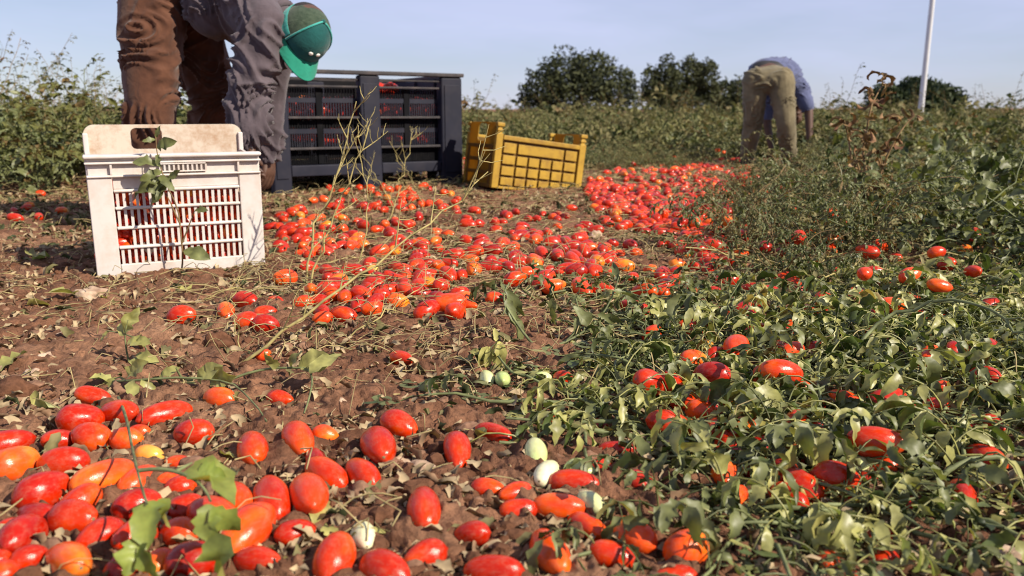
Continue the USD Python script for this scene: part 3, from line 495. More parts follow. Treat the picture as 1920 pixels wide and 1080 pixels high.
# big slotted bin
BA, BB = at(513, 366), at(866, 341); bu = BB - BA; BL = float(np.linalg.norm(bu[:2])); ba = math.atan2(bu[1], bu[0]); BR = rotz(ba)
BO = np.array([BA[0], BA[1], min(BA[2], BB[2])]); bn = BR[:, 1]
def bin_uv(px, py):
    d = ray(px, py); t = np.dot(BO - EYE, bn) / np.dot(d, bn); q = BR.T @ (EYE + d * t - BO); return q[0], q[2]
BH = 0.5 * (bin_uv(520, 130)[1] + bin_uv(864, 144)[1]); BD = 1.0
bn_t = thing('harvest_bin', 'large dark blue-grey slotted plastic bin full of tomatoes, behind the dry stalks', 'bin', BO, BR)
ux = lambda px, py=240: bin_uv(px, py)[0]
uz = lambda py, px=690: bin_uv(px, py)[1]
P0, P1, P2, P3, P4, P5 = 0.0, ux(541), ux(675), ux(713), ux(826), BL
for a, b_ in ((P0, P1), (P2, P3), (P4, P5)):
    part(bn_t, 'front_post', cat(rb(a, b_, -0.02, 0.05, 0.0, BH - 0.012, 0.012), rb(a + 0.02, b_ - 0.02, -0.026, -0.0195, 0.09, BH - 0.06, 0.003)), bin_p)
    part(bn_t, 'back_post', rb(a, b_, BD - 0.05, BD, 0.0, BH - 0.012, 0.012), bin_p)
for yy in (0.28, 0.58): part(bn_t, 'side_post', rb(0.0, 0.05, yy, yy + 0.14, 0.0, BH - 0.012, 0.01), bin_p); part(bn_t, 'side_post', rb(BL - 0.05, BL, yy, yy + 0.14, 0.0, BH - 0.012, 0.01), bin_p)
part(bn_t, 'top_rim', cat(rb(-0.01, BL + 0.01, -0.03, 0.03, BH - 0.011, BH + 0.012, 0.005), rb(-0.01, BL + 0.01, BD - 0.03, BD + 0.01, BH - 0.011, BH + 0.012, 0.005), rb(-0.01, 0.03, 0.031, BD - 0.031, BH - 0.011, BH + 0.0115, 0.005), rb(BL - 0.03, BL + 0.01, 0.031, BD - 0.031, BH - 0.011, BH + 0.0115, 0.005)), bin_edge)
z1, z2, zb1, zb0 = uz(220), uz(276), uz(306), uz(326)
for a, b_, mu in ((P1, P2, ux(604)), (P3, P4, ux(768))):
    for py in (149, 163): part(bn_t, 'top_slat', rb(a + 0.001, b_ - 0.001, 0.0, 0.02, uz(py) - 0.006, uz(py) + 0.005, 0.002), bin_edge)
    for z in (z1, z2): part(bn_t, 'shelf_rail', rb(a + 0.001, b_ - 0.001, -0.004, 0.03, z - 0.008, z + 0.006, 0.003), bin_edge)
    part(bn_t, 'bottom_rail', rb(a + 0.001, b_ - 0.001, -0.012, 0.03, zb0, zb1, 0.006), bin_p)
    part(bn_t, 'mullion', rb(mu - 0.018, mu + 0.018, 0.035, 0.06, zb1 + 0.002, uz(165), 0.003), bin_dark)
    for q0, q1 in ((a + 0.001, mu - 0.02), (mu + 0.02, b_ - 0.001)):
        for (zz0, zz1, ns) in ((z1 + 0.008, z1 + 0.112, 13), (z2 + 0.008, z2 + 0.112, 13), (zb1 + 0.002, z2 - 0.01, 16), (z2 + 0.1125, z1 - 0.010, 12), (z1 + 0.1125, uz(166), 12)):
            m = MB(); w = (q1 - q0) / ns; pan = abs(zz1 - zz0 - 0.104) < 1e-6; hi = zz1 - 0.028 if pan else zz1
            for k in range(ns): m.box(q0 + k * w, q0 + (k + (0.42 if pan else 0.6)) * w, 0.038, 0.046, zz0, hi)
            if pan: m.box(q0, q1, 0.036, 0.048, hi, zz1)
            part(bn_t, 'slotted_panel', m.mesh(), bin_p if pan else bin_dark, smooth=False)  # upper bin_dark slats added over open cells, painting their shaded inside black
for nm, bx in (('bin_floor', (0.03, BL - 0.03, 0.07, BD - 0.05, zb0 + 0.02, zb0 + 0.045)), ('back_wall', (0.04, BL - 0.04, BD - 0.048, BD - 0.03, zb0 + 0.05, BH - 0.013))):
    part(bn_t, nm, rb(*bx, 0.004), bin_dark)
for xx in (0.012, BL - 0.03):
    part(bn_t, 'side_wall', rb(xx, xx + 0.018, 0.052, BD - 0.052, 0.10, BH - 0.013, 0.003), bin_p)

# ---------------------------------------------------------------- tomatoes
def tomato_shape(seed, pear=0.1, power=2.3, lobes=3, tip=0.02):
    r = np.random.default_rng(seed); nt, na = 15, 22; t = np.cos(np.linspace(0, math.pi, nt)); ph = np.arange(na) * 2 * np.pi / na
    prof = 0.5 * np.maximum(1 - np.abs(t) ** power, 0) ** 0.52 * (1 - pear * t); prof[0] = prof[-1] = 0
    x = t * 0.5; x[0] -= 0.022; x[1] -= 0.006; x[-1] -= tip
    off = 0.03 * np.sin(t * 2 + r.random() * 6)
    rr = prof[:, None] * (1 + 0.035 * np.cos(lobes * ph[None] + r.random() * 6 + t[:, None] * 0.6) + 0.02 * np.cos(2 * ph + r.random() * 6)[None])
    X = np.broadcast_to(x[:, None], rr.shape); v = np.stack([X, rr * np.cos(ph) + off[:, None], rr * np.sin(ph)], -1)
    v = np.vstack([[v[0].mean(0)], v[1:-1].reshape(-1, 3), [v[-1].mean(0)]]); n = nt - 2; f = []
    for j in range(na): f.append([0, 1 + j, 1 + (j + 1) % na])
    for i in range(n - 1):
        for j in range(na): a, b_, c, d = 1 + i * na + j, 1 + i * na + (j + 1) % na, 1 + (i + 1) * na + (j + 1) % na, 1 + (i + 1) * na + j; f += [[a, d, c], [a, c, b_]]
    e = len(v) - 1
    for j in range(na): f.append([e, 1 + (n - 1) * na + (j + 1) % na, 1 + (n - 1) * na + j])
    return v, np.array(f)
SHAPES = [tomato_shape(1, 0.08, 2.05), tomato_shape(2, 0.18, 1.9, 3, 0.05), tomato_shape(3, 0.02, 2.5, 4), tomato_shape(4, -0.08, 2.1, 2, 0.03)]
scar_mesh = MB().tube([[0.462, 0, 0], [0.478, 0, 0], [0.484, 0, 0]], [0.085, 0.065, 0.004], 9).mesh()
r_ = np.random.default_rng(77); cm = MB()
for k in range(5):
    a = k * 1.2566; v, f = leaflet(r_, 0.36, 0.16, -0.9, 0.2, 5 if False else 7); F = frame_x([0.35, math.cos(a), math.sin(a)], (1, 0, 0)); cm.add(v @ F.T + [0.475, 0, 0], f)
cm.tube([[0.47, 0, 0], [0.6, 0.02, 0.03], [0.68, 0.06, 0.05]], [0.03, 0.025, 0.03], 5); calyx_mesh = cm.mesh()
TP = {}
def tomato_proto(colour, s, calyx=False):
    key = (colour, s, calyx)
    if key not in TP:
        x = proto(f'tomato_{colour}_{"abcd"[s]}' + ('_calyx' if calyx else '')); b_ = str(x.GetPath())
        usdkit.mesh(stage, b_ + '/flesh', SHAPES[s], TM[colour], smooth=True)
        usdkit.mesh(stage, b_ + ('/calyx' if calyx else '/stem_scar'), calyx_mesh if calyx else scar_mesh, calyx_m if calyx else scar_m, smooth=True)
        TP[key] = x
    return TP[key]
REG = {'L': (0, 680, 2.7), 'C': (640, 680, 2.7), 'R': (1280, 640, 2.4547), 'T': (1280, 300, 2.7), 'K': (0, 340, 2.7), 'N': (640, 340, 2.7)}
HAND = [  # region, ends of the long axis and width in the enlarged photograph, colour, lift, label
 ('L', -40, 560, 185, 450, 190, 'orange', 0, 'orange-red plum tomato at the left picture edge beside the foreground heap'),
 ('L', 85, 690, 350, 590, 180, 'deep', 0, 'big deep red plum tomato in the heap, below the two-lobed one at left'),
 ('L', 365, 655, 690, 530, 160, 'orange', 0, 'long glossy plum tomato with orange tip in the middle of the left heap'),
 ('L', 190, 510, 450, 490, 150, 'red', 0, 'two-lobed red tomato above the big deep red one at left'),
 ('L', 205, 410, 400, 370, 110, 'red', 0, 'dull red tomato partly hidden behind the two-lobed one at left'),
 ('L', 300, 285, 540, 235, 150, 'red', 0.005, 'large red tomato on the upper left of the heap with a bright highlight'),
 ('L', 380, 165, 560, 170, 95, 'red', 0, 'dull red tomato at the very top of the left heap'),
 ('L', 400, 335, 530, 340, 140, 'red', 0.01, 'round red tomato seen end-on next to a small orange one in the left heap'),
 ('L', 510, 230, 660, 275, 130, 'red', 0, 'red tomato at the upper left heap, right of the large highlighted one'),
 ('L', 540, 365, 655, 365, 115, 'orange', 0.005, 'small orange-red tomato beside the round end-on one, touching the green shoot'),
 ('L', 660, 350, 745, 350, 85, 'red', 0, 'small half-hidden red tomato right of the green shoot'),
 ('L', 700, 295, 970, 220, 130, 'red', 0, 'long red tomato lying slantwise just above a blunt one, left foreground'),
 ('L', 885, 345, 1075, 355, 140, 'red', 0, 'blunt short red tomato below the slanting long one, left foreground'),
 ('L', 1045, 160, 1175, 190, 118, 'orange', 0, 'round orange-red tomato under the trailing vine above the left heap'),
 ('L', 1355, 170, 1480, 185, 90, 'red', 0, 'small split red tomato on bare soil above the left heap, right of the vine'),
 ('L', 1240, 310, 1310, 540, 150, 'red', 0, 'upright red plum tomato pointing away, right part of the left heap'),
 ('L', 1480, 290, 1545, 450, 150, 'red', 0.004, 'red tomato with a forked dry stalk on it, top right of left heap'),
 ('L', 1560, 400, 1640, 570, 100, 'deep', 0, 'slim red tomato wedged behind the large orange-red one'),
 ('L', 1580, 360, 1715, 365, 105, 'orange', 0, 'small orange tomato on the soil at the right end of the left heap'),
 ('L', 1520, 480, 1590, 735, 185, 'orange', 0.012, 'large smooth orange-red tomato pointing toward the camera, right of the left heap'),
 ('L', 1620, 520, 1800, 600, 150, 'red', 0, 'red tomato right behind the large smooth orange-red one'),
 ('L', 1290, 555, 1380, 800, 170, 'red', 0.004, 'red tomato with a twig beside it, left of the large smooth orange-red one'),
 ('L', 1160, 590, 1250, 840, 150, 'red', 0, 'red tomato half behind the green leaves, third from the large orange-red one'),
 ('L', 690, 460, 820, 470, 100, 'yellow', 0, 'yellow-orange tomato in the middle of the left heap'),
 ('L', 640, 640, 830, 540, 130, 'orange', 0, 'orange-red tomato under the thin green shoot in the left heap'),
 ('L', 830, 530, 970, 520, 90, 'red', -0.005, 'red tomato buried at the back of the left heap'),
 ('L', 850, 620, 970, 600, 115, 'red', 0.004, 'red tomato just above the hanging green leaves in the heap'),
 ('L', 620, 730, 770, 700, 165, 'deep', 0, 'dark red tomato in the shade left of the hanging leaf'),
 ('L', 900, 780, 1100, 740, 140, 'red', 0, 'red tomato between the two hanging green leaves'),
 ('L', 740, 600, 870, 590, 95, 'orange', 0, 'orange tomato right of the shoot in the left heap'),
 ('L', 90, 770, 290, 830, 115, 'deep', -0.008, 'flattened wrinkled red tomato covered in straw at left'),
 ('L', 10, 860, 160, 850, 90, 'red', -0.008, 'half buried red tomato at the lower left edge'),
 ('L', 410, 930, 660, 830, 150, 'red', 0, 'long red tomato at the lower left with withered leaf on it'),
 ('L', 230, 920, 360, 1060, 160, 'orange', 0, 'red tomato with a yellow-orange base, low on the left'),
 ('L', -20, 1000, 120, 960, 120, 'red', 0, 'red tomato at the lower left corner of the heap'),
 ('L', 110, 1000, 220, 960, 120, 'red', 0, 'red tomato beside the yellow-based one, lower left'),
 ('L', 770, 1060, 890, 960, 130, 'orange', 0, 'orange-red tomato at the lower edge under the leaves'),
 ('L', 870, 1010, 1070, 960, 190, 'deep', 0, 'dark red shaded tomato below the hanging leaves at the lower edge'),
 ('L', 1190, 970, 1410, 1010, 150, 'red', 0, 'bright red tomato at the lower edge right of the hanging leaves'),
 ('L', 1395, 890, 1600, 820, 130, 'red', 0, 'red tomato with a leaf scrap on it below the large orange-red one'),
 ('L', 530, 1080, 700, 1000, 130, 'deep', 0, 'dark red tomato at the bottom edge, below the long one with withered leaf'),
 ('L', -60, 1090, 40, 1060, 130, 'red', 0, 'red tomato cut by the lower left picture corner'),
 ('C', 150, 285, 230, 510, 172, 'red', 0.004, 'large glossy red tomato of the pair on bare soil left of centre'),
 ('C', 215, 290, 370, 330, 150, 'red', 0, 'rear tomato of the touching pair on bare soil left of centre'),
 ('C', 570, 340, 600, 545, 145, 'red', 0, 'single red tomato standing alone on the soil near the centre'),
 ('C', 680, 330, 860, 375, 108, 'red', 0, 'red tomato with a dry husk in front, behind the single one at centre'),
 ('C', -60, 510, 70, 640, 150, 'red', 0, 'red tomato at the right end of the left heap beside a stone'),
 ('C', 415, 640, 425, 820, 172, 'red', 0, 'red tomato with a grey-brown scar on its end, facing the camera'),
 ('C', 565, 840, 750, 880, 132, 'red', 0, 'round red tomato half covered by straw, below the scarred one'),
 ('C', 110, 970, 330, 1080, 195, 'red', 0.004, 'large red tomato at the lower edge, left of centre'),
 ('C', 320, 1000, 530, 940, 155, 'red', 0, 'red tomato with a crack beside the large one at the lower edge'),
 ('C', 620, 1030, 920, 1060, 160, 'red', 0, 'wide red tomato cut by the lower edge at centre'),
 ('C', 1000, 840, 1120, 1065, 178, 'orange', 0, 'large red tomato with an orange end pointing to the camera, lower centre'),
 ('C', 1150, 770, 1340, 880, 120, 'red', 0, 'slim slanting red tomato above the orange-ended one'),
 ('C', 1370, 800, 1580, 920, 170, 'orange', 0, 'big shiny red tomato at the right of the lower centre group'),
 ('C', 1250, 960, 1510, 990, 140, 'red', 0, 'long red tomato below the big shiny one, lower centre'),
 ('C', 1570, 1075, 1800, 1090, 120, 'red', 0, 'red tomato cut by the lower edge right of centre'),
 ('C', 980, 690, 1250, 715, 130, 'orange', 0.004, 'long orange-red tomato lying across, below the white tomatoes'),
 ('C', 810, 770, 1000, 755, 120, 'red', -0.006, 'squashed dull red tomato with torn skin, left of the long one lying across'),
 ('C', 790, 690, 960, 640, 110, 'red', -0.004, 'dull red tomato behind the squashed one'),
 ('C', 665, 630, 835, 640, 105, 'red', 0, 'red tomato with a dry leaf over it, left of the dull ones'),
 ('C', 990, 575, 1245, 610, 138, 'red', 0, 'big red tomato with a dark withered leaf, below the white tomatoes'),
 ('C', 1015, 300, 1155, 300, 105, 'red', 0.004, 'red tomato just above the white tomatoes'),
 ('C', 1230, 310, 1350, 330, 80, 'red', 0, 'red tomato behind the vines right of the white tomatoes'),
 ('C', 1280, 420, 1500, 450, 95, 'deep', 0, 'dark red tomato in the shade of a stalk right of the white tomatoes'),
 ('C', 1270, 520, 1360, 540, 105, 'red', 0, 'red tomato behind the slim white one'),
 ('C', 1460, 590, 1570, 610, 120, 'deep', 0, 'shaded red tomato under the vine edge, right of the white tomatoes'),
 ('C', 1085, 40, 1160, 60, 90, 'red', 0.01, 'red tomato peeping out of the vines above the white tomatoes'),
 ('C', 1050, 205, 1150, 215, 72, 'green', 0, 'pale green tomato lying highest of the unripe group at centre'),
 ('C', 985, 325, 985, 445, 105, 'green', 0, 'pointed yellow-green unripe tomato at the left of the unripe group'),
 ('C', 990, 505, 1110, 360, 96, 'white', 0.012, 'long whitish unripe tomato slanting in the middle of the unripe group'),
 ('C', 1140, 400, 1280, 440, 110, 'green', 0.012, 'plump whitish green tomato at the right of the unripe group'),
 ('C', 1190, 485, 1315, 600, 82, 'white', 0.018, 'slim cream white tomato lowest of the unripe group'),
 ('C', 85, 725, 125, 850, 62, 'white', 0, 'small curved white tomato alone among yellow leaves, lower left of centre'),
 ('C', 1240, 1060, 1340, 1090, 80, 'green', 0, 'pale green tomato cut by the lower edge'),
 ('R', -60, 900, 110, 860, 170, 'orange', 0, 'striped orange-red tomato at the lower edge of the vines'),
 ('R', 1315, 450, 1495, 515, 112, 'red', 0, 'red plum tomato on bare soil near the right edge'),
 ('R', 1270, 575, 1320, 720, 106, 'red', 0, 'upright red tomato on bare soil below a hanging leaf at the right'),
 ('R', 725, 650, 820, 655, 78, 'red', 0.004, 'small red tomato under the vine, left of the pale green one at right'),
 ('R', 640, 480, 775, 540, 90, 'red', 0.015, 'red tomato beside a pale green one in the right vines'),
 ('R', 800, 560, 870, 575, 70, 'red', 0, 'small red tomato between two pale green ones at right'),
 ('R', 1040, 210, 1125, 215, 85, 'red', 0.02, 'left one of two red tomatoes in the upper right vines'),
 ('R', 1155, 100, 1225, 105, 68, 'red', 0.03, 'uppermost red tomato in the upper right vines'),
 ('R', 1150, 190, 1210, 195, 78, 'red', 0.02, 'right one of two red tomatoes in the upper right vines'),
 ('R', 1130, 280, 1260, 320, 58, 'red', 0.015, 'slim red tomato slanting below the two in the upper right vines'),
 ('R', 1380, 310, 1500, 360, 80, 'red', 0, 'red tomato above the plum tomato on bare soil at the right edge'),
 ('R', 1300, 360, 1400, 365, 60, 'deep', 0, 'dark red tomato left above the plum tomato at the right edge'),
 ('R', 130, 325, 210, 225, 92, 'red', 0.03, 'red tomato lying on top of the vines, right foreground'),
 ('R', 25, 165, 95, 160, 72, 'red', 0.02, 'red tomato in the vines left of the one lying on top'),
 ('R', 600, 185, 650, 185, 62, 'red', 0.02, 'small red tomato glimpsed in the centre of the right vines'),
 ('R', 1010, 680, 1065, 690, 52, 'red', 0, 'small red tomato below the pale green upright one at right'),
 ('R', 860, 850, 1000, 810, 75, 'red', 0, 'red tomato by a dry leaf at the lower right of the vines'),
 ('R', 680, 1060, 840, 1030, 110, 'red', 0, 'red tomato at the lower edge, right foreground'),
 ('R', 670, 940, 690, 860, 36, 'red', 0.01, 'thin sliver of a red tomato low in the right vines'),
 ('R', 900, 935, 965, 930, 40, 'red', 0, 'small red tomato low at the right by the soil'),
 ('R', 225, 600, 290, 530, 62, 'orange', 0.03, 'orange-red tomato behind a pale upright leaf in the right vines'),
 ('R', 190, 1050, 310, 1100, 100, 'red', 0, 'red tomato at the bottom edge under the vines'),
 ('R', 775, 480, 885, 475, 85, 'green', 0.02, 'pale green tomato lying across in the right vines'),
 ('R', 985, 520, 988, 655, 82, 'green', 0.01, 'pale green tomato standing upright in the right vines'),
 ('T', 130, 765, 220, 770, 80, 'red', 0.01, 'red tomato above the two yellow ones'),
 ('T', 165, 790, 200, 830, 46, 'white', 0.02, 'small whitish tomato touching the two yellow ones'),
 ('T', 315, 795, 430, 800, 105, 'red', 0.015, 'round red tomato right of the two yellow ones'),
 ('T', 0, 800, 60, 800, 80, 'red', 0, 'red tomato left of the two yellow ones'),
 ('T', 85, 850, 180, 935, 76, 'yellow', 0.01, 'left one of two yellow-orange tomatoes at the vine edge'),
 ('T', 170, 865, 270, 920, 66, 'yellow', 0.01, 'right one of two yellow-orange tomatoes at the vine edge'),
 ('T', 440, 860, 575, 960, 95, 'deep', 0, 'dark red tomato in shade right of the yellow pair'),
 ('T', 1555, 790, 1590, 905, 72, 'red', 0.03, 'red tomato hanging high in the vines at the right edge'),
 ('T', 1275, 1025, 1350, 1030, 68, 'red', 0.02, 'red tomato in the dark gap of the right vines'),
 ('T', 775, 900, 840, 900, 56, 'red', 0.02, 'red tomato in the right vines above the pale leaf'),
 ('T', 590, 1030, 640, 1030, 42, 'orange', 0.03, 'small orange tomato caught on the right vines'),
 ('T', 470, 412, 525, 415, 48, 'deep', 0, 'dark red tomato half hidden at the edge of the tangled strip'),
 ('T', 150, 390, 210, 430, 38, 'red', 0, 'red tomato at the right rim of the red strip'),
 ('T', 825, 665, 868, 715, 34, 'orange', 0.02, 'orange tomato low in the tangled vines'),
 ('T', 1020, 462, 1090, 458, 32, 'orange', 0, 'small orange tomato under the long horizontal stem'),
 ('K', 862, 680, 980, 670, 112, 'red', 0, 'single red tomato on the soil in front of the white crate'),
 ('K', 1105, 580, 1180, 705, 82, 'orange', 0.004, 'slim orange tomato at the left of the small clump below the white crate'),
 ('K', 1190, 595, 1295, 600, 88, 'red', 0, 'red tomato at the back of the small clump below the white crate'),
 ('K', 1190, 695, 1300, 690, 100, 'red', 0.006, 'glossy red tomato in front of the slim orange one, small clump'),
 ('K', 1275, 720, 1410, 715, 100, 'deep', 0, 'deep red tomato at the front right of the small clump'),
 ('K', 1280, 650, 1400, 640, 80, 'red', 0.008, 'red tomato on top of the small clump'),
 ('K', 1350, 605, 1430, 610, 66, 'red', 0, 'red tomato at the right end of the small clump'),
 ('K', 1380, 490, 1505, 475, 100, 'orange', 0, 'orange-red tomato by the lower right corner of the white crate'),
 ('K', 1487, 615, 1580, 610, 82, 'red', 0, 'left one of two red tomatoes by the dry stalks'),
 ('K', 1580, 600, 1660, 605, 76, 'red', 0, 'right one of two red tomatoes by the dry stalks'),
 ('K', 1650, 470, 1728, 470, 85, 'red', 0, 'red tomato between the dry stalks'),
 ('K', 1615, 690, 1720, 680, 78, 'orange', 0, 'orange-red tomato under the long slanting stalk'),
 ('K', 1300, 900, 1370, 890, 50, 'orange', -0.008, 'half buried orange tomato under the foot of the long stalk'),
 ('N', 725, 845, 745, 920, 40, 'green', 0.02, 'left pale green unripe tomato among the husks at the vine tip'),
 ('N', 810, 820, 822, 940, 46, 'green', 0.025, 'long pale unripe tomato hanging among the husks at the vine tip'),
 ('N', 985, 885, 1050, 880, 58, 'green', 0.02, 'pale green unripe tomato right of the husks, on the vine tip'),
 ('N', 235, 870, 370, 915, 82, 'red', 0, 'single red tomato on bare soil left of the pale green husks'),
 ('N', 728, 590, 825, 590, 76, 'red', 0, 'single glossy red tomato right of the squashed ones in the middle'),
 ('N', 530, 630, 670, 650, 70, 'red', -0.004, 'squashed red tomato in the middle distance'),
 ('N', 110, 455, 190, 420, 58, 'yellow', 0.01, 'yellow-orange tomato among the dry stalks'),
 ('N', 195, 455, 255, 490, 42, 'yellow', 0, 'pale yellow tomato below the yellow-orange one'),
 ('N', 190, 510, 235, 515, 42, 'white', 0, 'cream white tomato beside the pale yellow one'),
 ('N', 225, 410, 345, 455, 66, 'red', 0, 'red tomato right of the yellow-orange one'),
 ('N', 255, 500, 360, 545, 74, 'red', 0, 'red tomato right of the cream white one'),
 ('N', 378, 445, 450, 440, 62, 'red', 0, 'small red tomato alone in the straw left of centre'),
 ('N', 1345, 370, 1440, 365, 60, 'red', 0, 'red tomato right of the middle pile, on soil'),
 ('N', 1345, 400, 1420, 410, 36, 'orange', 0, 'orange tomato under the one right of the middle pile'),
 ('N', 780, 310, 855, 310, 62, 'red', 0, 'red tomato just left of the middle pile'),
] + [('N', *e, 'red' if k % 4 else 'deep', lf, 'bright red tomato in the raised pile in the middle of the field') for k, (e, lf) in enumerate([
 ((860, 275, 940, 265, 66), 0), ((930, 310, 1040, 235, 72), 0.015), ((1025, 285, 1110, 285, 66), 0.015), ((985, 330, 1070, 390, 66), 0), ((1050, 320, 1130, 380, 70), 0.012), ((1130, 370, 1210, 430, 80), 0),
 ((1200, 390, 1258, 430, 52), 0), ((1165, 285, 1245, 285, 62), 0), ((1110, 270, 1165, 310, 58), 0.01), ((925, 170, 985, 205, 44), 0), ((1010, 220, 1075, 240, 46), 0.02), ((1175, 225, 1240, 240, 38), 0),
 ((870, 245, 930, 240, 50), 0.02), ((1150, 330, 1220, 350, 56), 0.02), ((960, 240, 1030, 215, 50), 0.03), ((1070, 250, 1120, 275, 46), 0.02), ((1030, 450, 1090, 445, 56), 0), ((1090, 455, 1150, 470, 46), 0)])]
TOM = []   # centre, axis, length, width, colour, label, by hand
trng = np.random.default_rng(5)
for reg, x0, y0, x1, y1, w, col, lift, lab in HAND:
    lift += 0.016 if reg in 'RT' else (0.020 if col in ('white', 'green') else 0)
    ox, oy, sc = REG[reg]; p0, p1 = (ox + x0 / sc, oy + y0 / sc), (ox + x1 / sc, oy + y1 / sc); mid = ((p0[0] + p1[0]) / 2, (p0[1] + p1[1]) / 2)
    c = at(*mid, 0.02); wr = (1.14 if col in ('white', 'green') else 1.0) * float(np.clip(w / sc / PF * np.linalg.norm(c - EYE), 0.024, 0.050)); h = wr * 0.46 + lift
    a, b_ = at(*p0, h), at(*p1, h); c = at(*mid, h); d = b_ - a; d[2] = 0
    ln = float(np.clip(np.linalg.norm(d), 1.25 * wr, min((2.1 if col in ('white', 'green') else 2.0) * wr, 0.088))); d = N(d)
    if trng.random() < 0.5: d = -d
    d[2] = 0.16 * trng.normal() if lift >= 0 else 0.1
    TOM.append([c, N(d), ln, wr, col, lab, 'tomatoes of the middle pile' if 'raised pile' in lab else None, lift, 12.0 if lift > 0.008 or col in ('white', 'green', 'yellow') else 2.0])
def zone(poly, n, seed, label, group, cols, lift=0.0, size=1.0, marks=None):
    base = label
    r = np.random.default_rng(seed)
    for x, y in px_spots(poly, n, seed):
        w = (0.034 + 0.013 * r.random()) * size; l = w * (1.3 + 0.42 * r.random()); lf = lift * r.random() ** 1.5; a = r.random() * 6.283
        if marks:
            u, q = px_of((x, y, float(gz(x, y)))); label = base + ' ' + min(marks, key=lambda m: (m[1] - u) ** 2 + 2.5 * (m[2] - q) ** 2)[0]
        TOM.append([np.array([x, y, float(gz(x, y)) + w * 0.46 + lf]), N([math.cos(a), math.sin(a), 0.25 * r.normal()]), l, w, cols[r.integers(len(cols))], label, group, lf, 1.0])
RED = ['red', 'red', 'red', 'deep', 'red', 'orange']
zone([(1095, 345), (1160, 318), (1330, 314), (1420, 335), (1370, 395), (1360, 470), (1335, 520), (1270, 455), (1200, 420), (1110, 395)], 460, 51, 'red tomato in the long picked strip stretching from the yellow crate to the far picker', 'tomatoes of the long picked strip', RED, 0.05)
zone([(1090, 350), (1140, 345), (1200, 400), (1300, 440), (1330, 520), (1260, 470), (1150, 410)], 60, 52, 'red tomato at the near edge of the long picked strip', 'tomatoes at the near edge of the strip', RED, 0.03)
zone([(1100, 268), (1150, 266), (1160, 288), (1105, 292)], 40, 53, 'red tomato in the small patch right behind the yellow crate', 'tomatoes behind the yellow crate', RED, 0.05)
zone([(505, 400), (640, 380), (760, 400), (850, 440), (800, 480), (620, 500), (500, 470)], 60, 54, 'red or orange tomato lying in the straw between white crate and dry stalks', 'tomatoes in the straw behind the stalks', RED + ['orange', 'orange'], 0.02)
zone([(620, 500), (800, 490), (900, 540), (890, 600), (770, 590), (600, 610)], 32, 55, 'red tomato lying in the straw in front of the dry stalks', 'tomatoes in the straw before the stalks', RED, 0.01)
zone([(640, 345), (760, 340), (860, 370), (920, 420), (800, 400), (540, 380)], 45, 56, 'small orange-red tomato near the foot of the dark bin', 'tomatoes at the foot of the bin', RED + ['orange'], 0.02)
zone([(900, 400), (1100, 380), (1300, 470), (1330, 560), (1180, 570), (1000, 540), (860, 480)], 60, 57, 'red tomato strewn around the raised pile in the middle', 'tomatoes strewn around the middle pile', RED, 0.01)
zone([(1130, 600), (1400, 560), (1880, 600), (1860, 800), (1500, 960), (1280, 900), (1150, 700)], 55, 58, 'red tomato under right foreground leaves,', 'tomatoes under the right vines', RED, 0.055, 1.0, [('near the two yellow ones', 1340, 635), ('round the one lying on top of the vines', 1345, 755), ('right of the white tomatoes', 1180, 820), ('by the pale green upright tomato', 1680, 880), ('by the pale green tomato lying across', 1615, 835), ('near the two upper right tomatoes', 1720, 725), ('under the long pale hanging leaf', 1520, 870), ('behind the round red one in the middle', 1430, 590), ('below the brownish level stem', 1250, 700), ('under the bent arching stem', 1800, 640), ('under the pale folded leaf', 1440, 780), ('beside the dried pale leaf at the bottom', 1420, 940)])
zone([(1370, 350), (1500, 330), (1660, 420), (1880, 480), (1850, 600), (1330, 560)], 70, 59, 'red or orange tomato in the tangled vines at the right', 'tomatoes in the tangled vines', RED + ['orange', 'orange'], 0.12)
zone([(1170, 255), (1350, 250), (1360, 300), (1180, 300)], 26, 60, 'orange-red tomato on the low plants before the far picker', 'tomatoes on the low plants before the far picker', ['orange', 'orange', 'red'], 0.12)
zone([(0, 850), (640, 850), (640, 1070), (0, 1080)], 9, 61, 'red tomato at the bottom of the left heap', 'tomatoes at the bottom of the left heap', RED, -0.005)
zone([(870, 285), (880, 270), (870, 340)], 8, 62, 'red tomato between the dark bin and the yellow crate', 'tomatoes between bin and yellow crate', RED, 0.03)
zone([(0, 400), (90, 360), (150, 420), (40, 470)], 7, 63, 'orange-red tomato on the leafy soil at the left edge', 'tomatoes at the left edge', ['orange', 'red'], 0.0)
zone([(1120, 305), (1290, 296), (1380, 300), (1420, 330), (1180, 322)], 60, 64, 'red tomato at the far ragged end of the picked strip', 'tomatoes at the far end of the strip', RED + ['orange'], 0.07)
zone([(500, 395), (900, 385), (1150, 400), (1150, 540), (900, 560), (560, 560)], 90, 65, 'red tomato strewn in the straw between the dry stalks and the middle pile', 'tomatoes strewn in the middle straw', RED, 0.01)
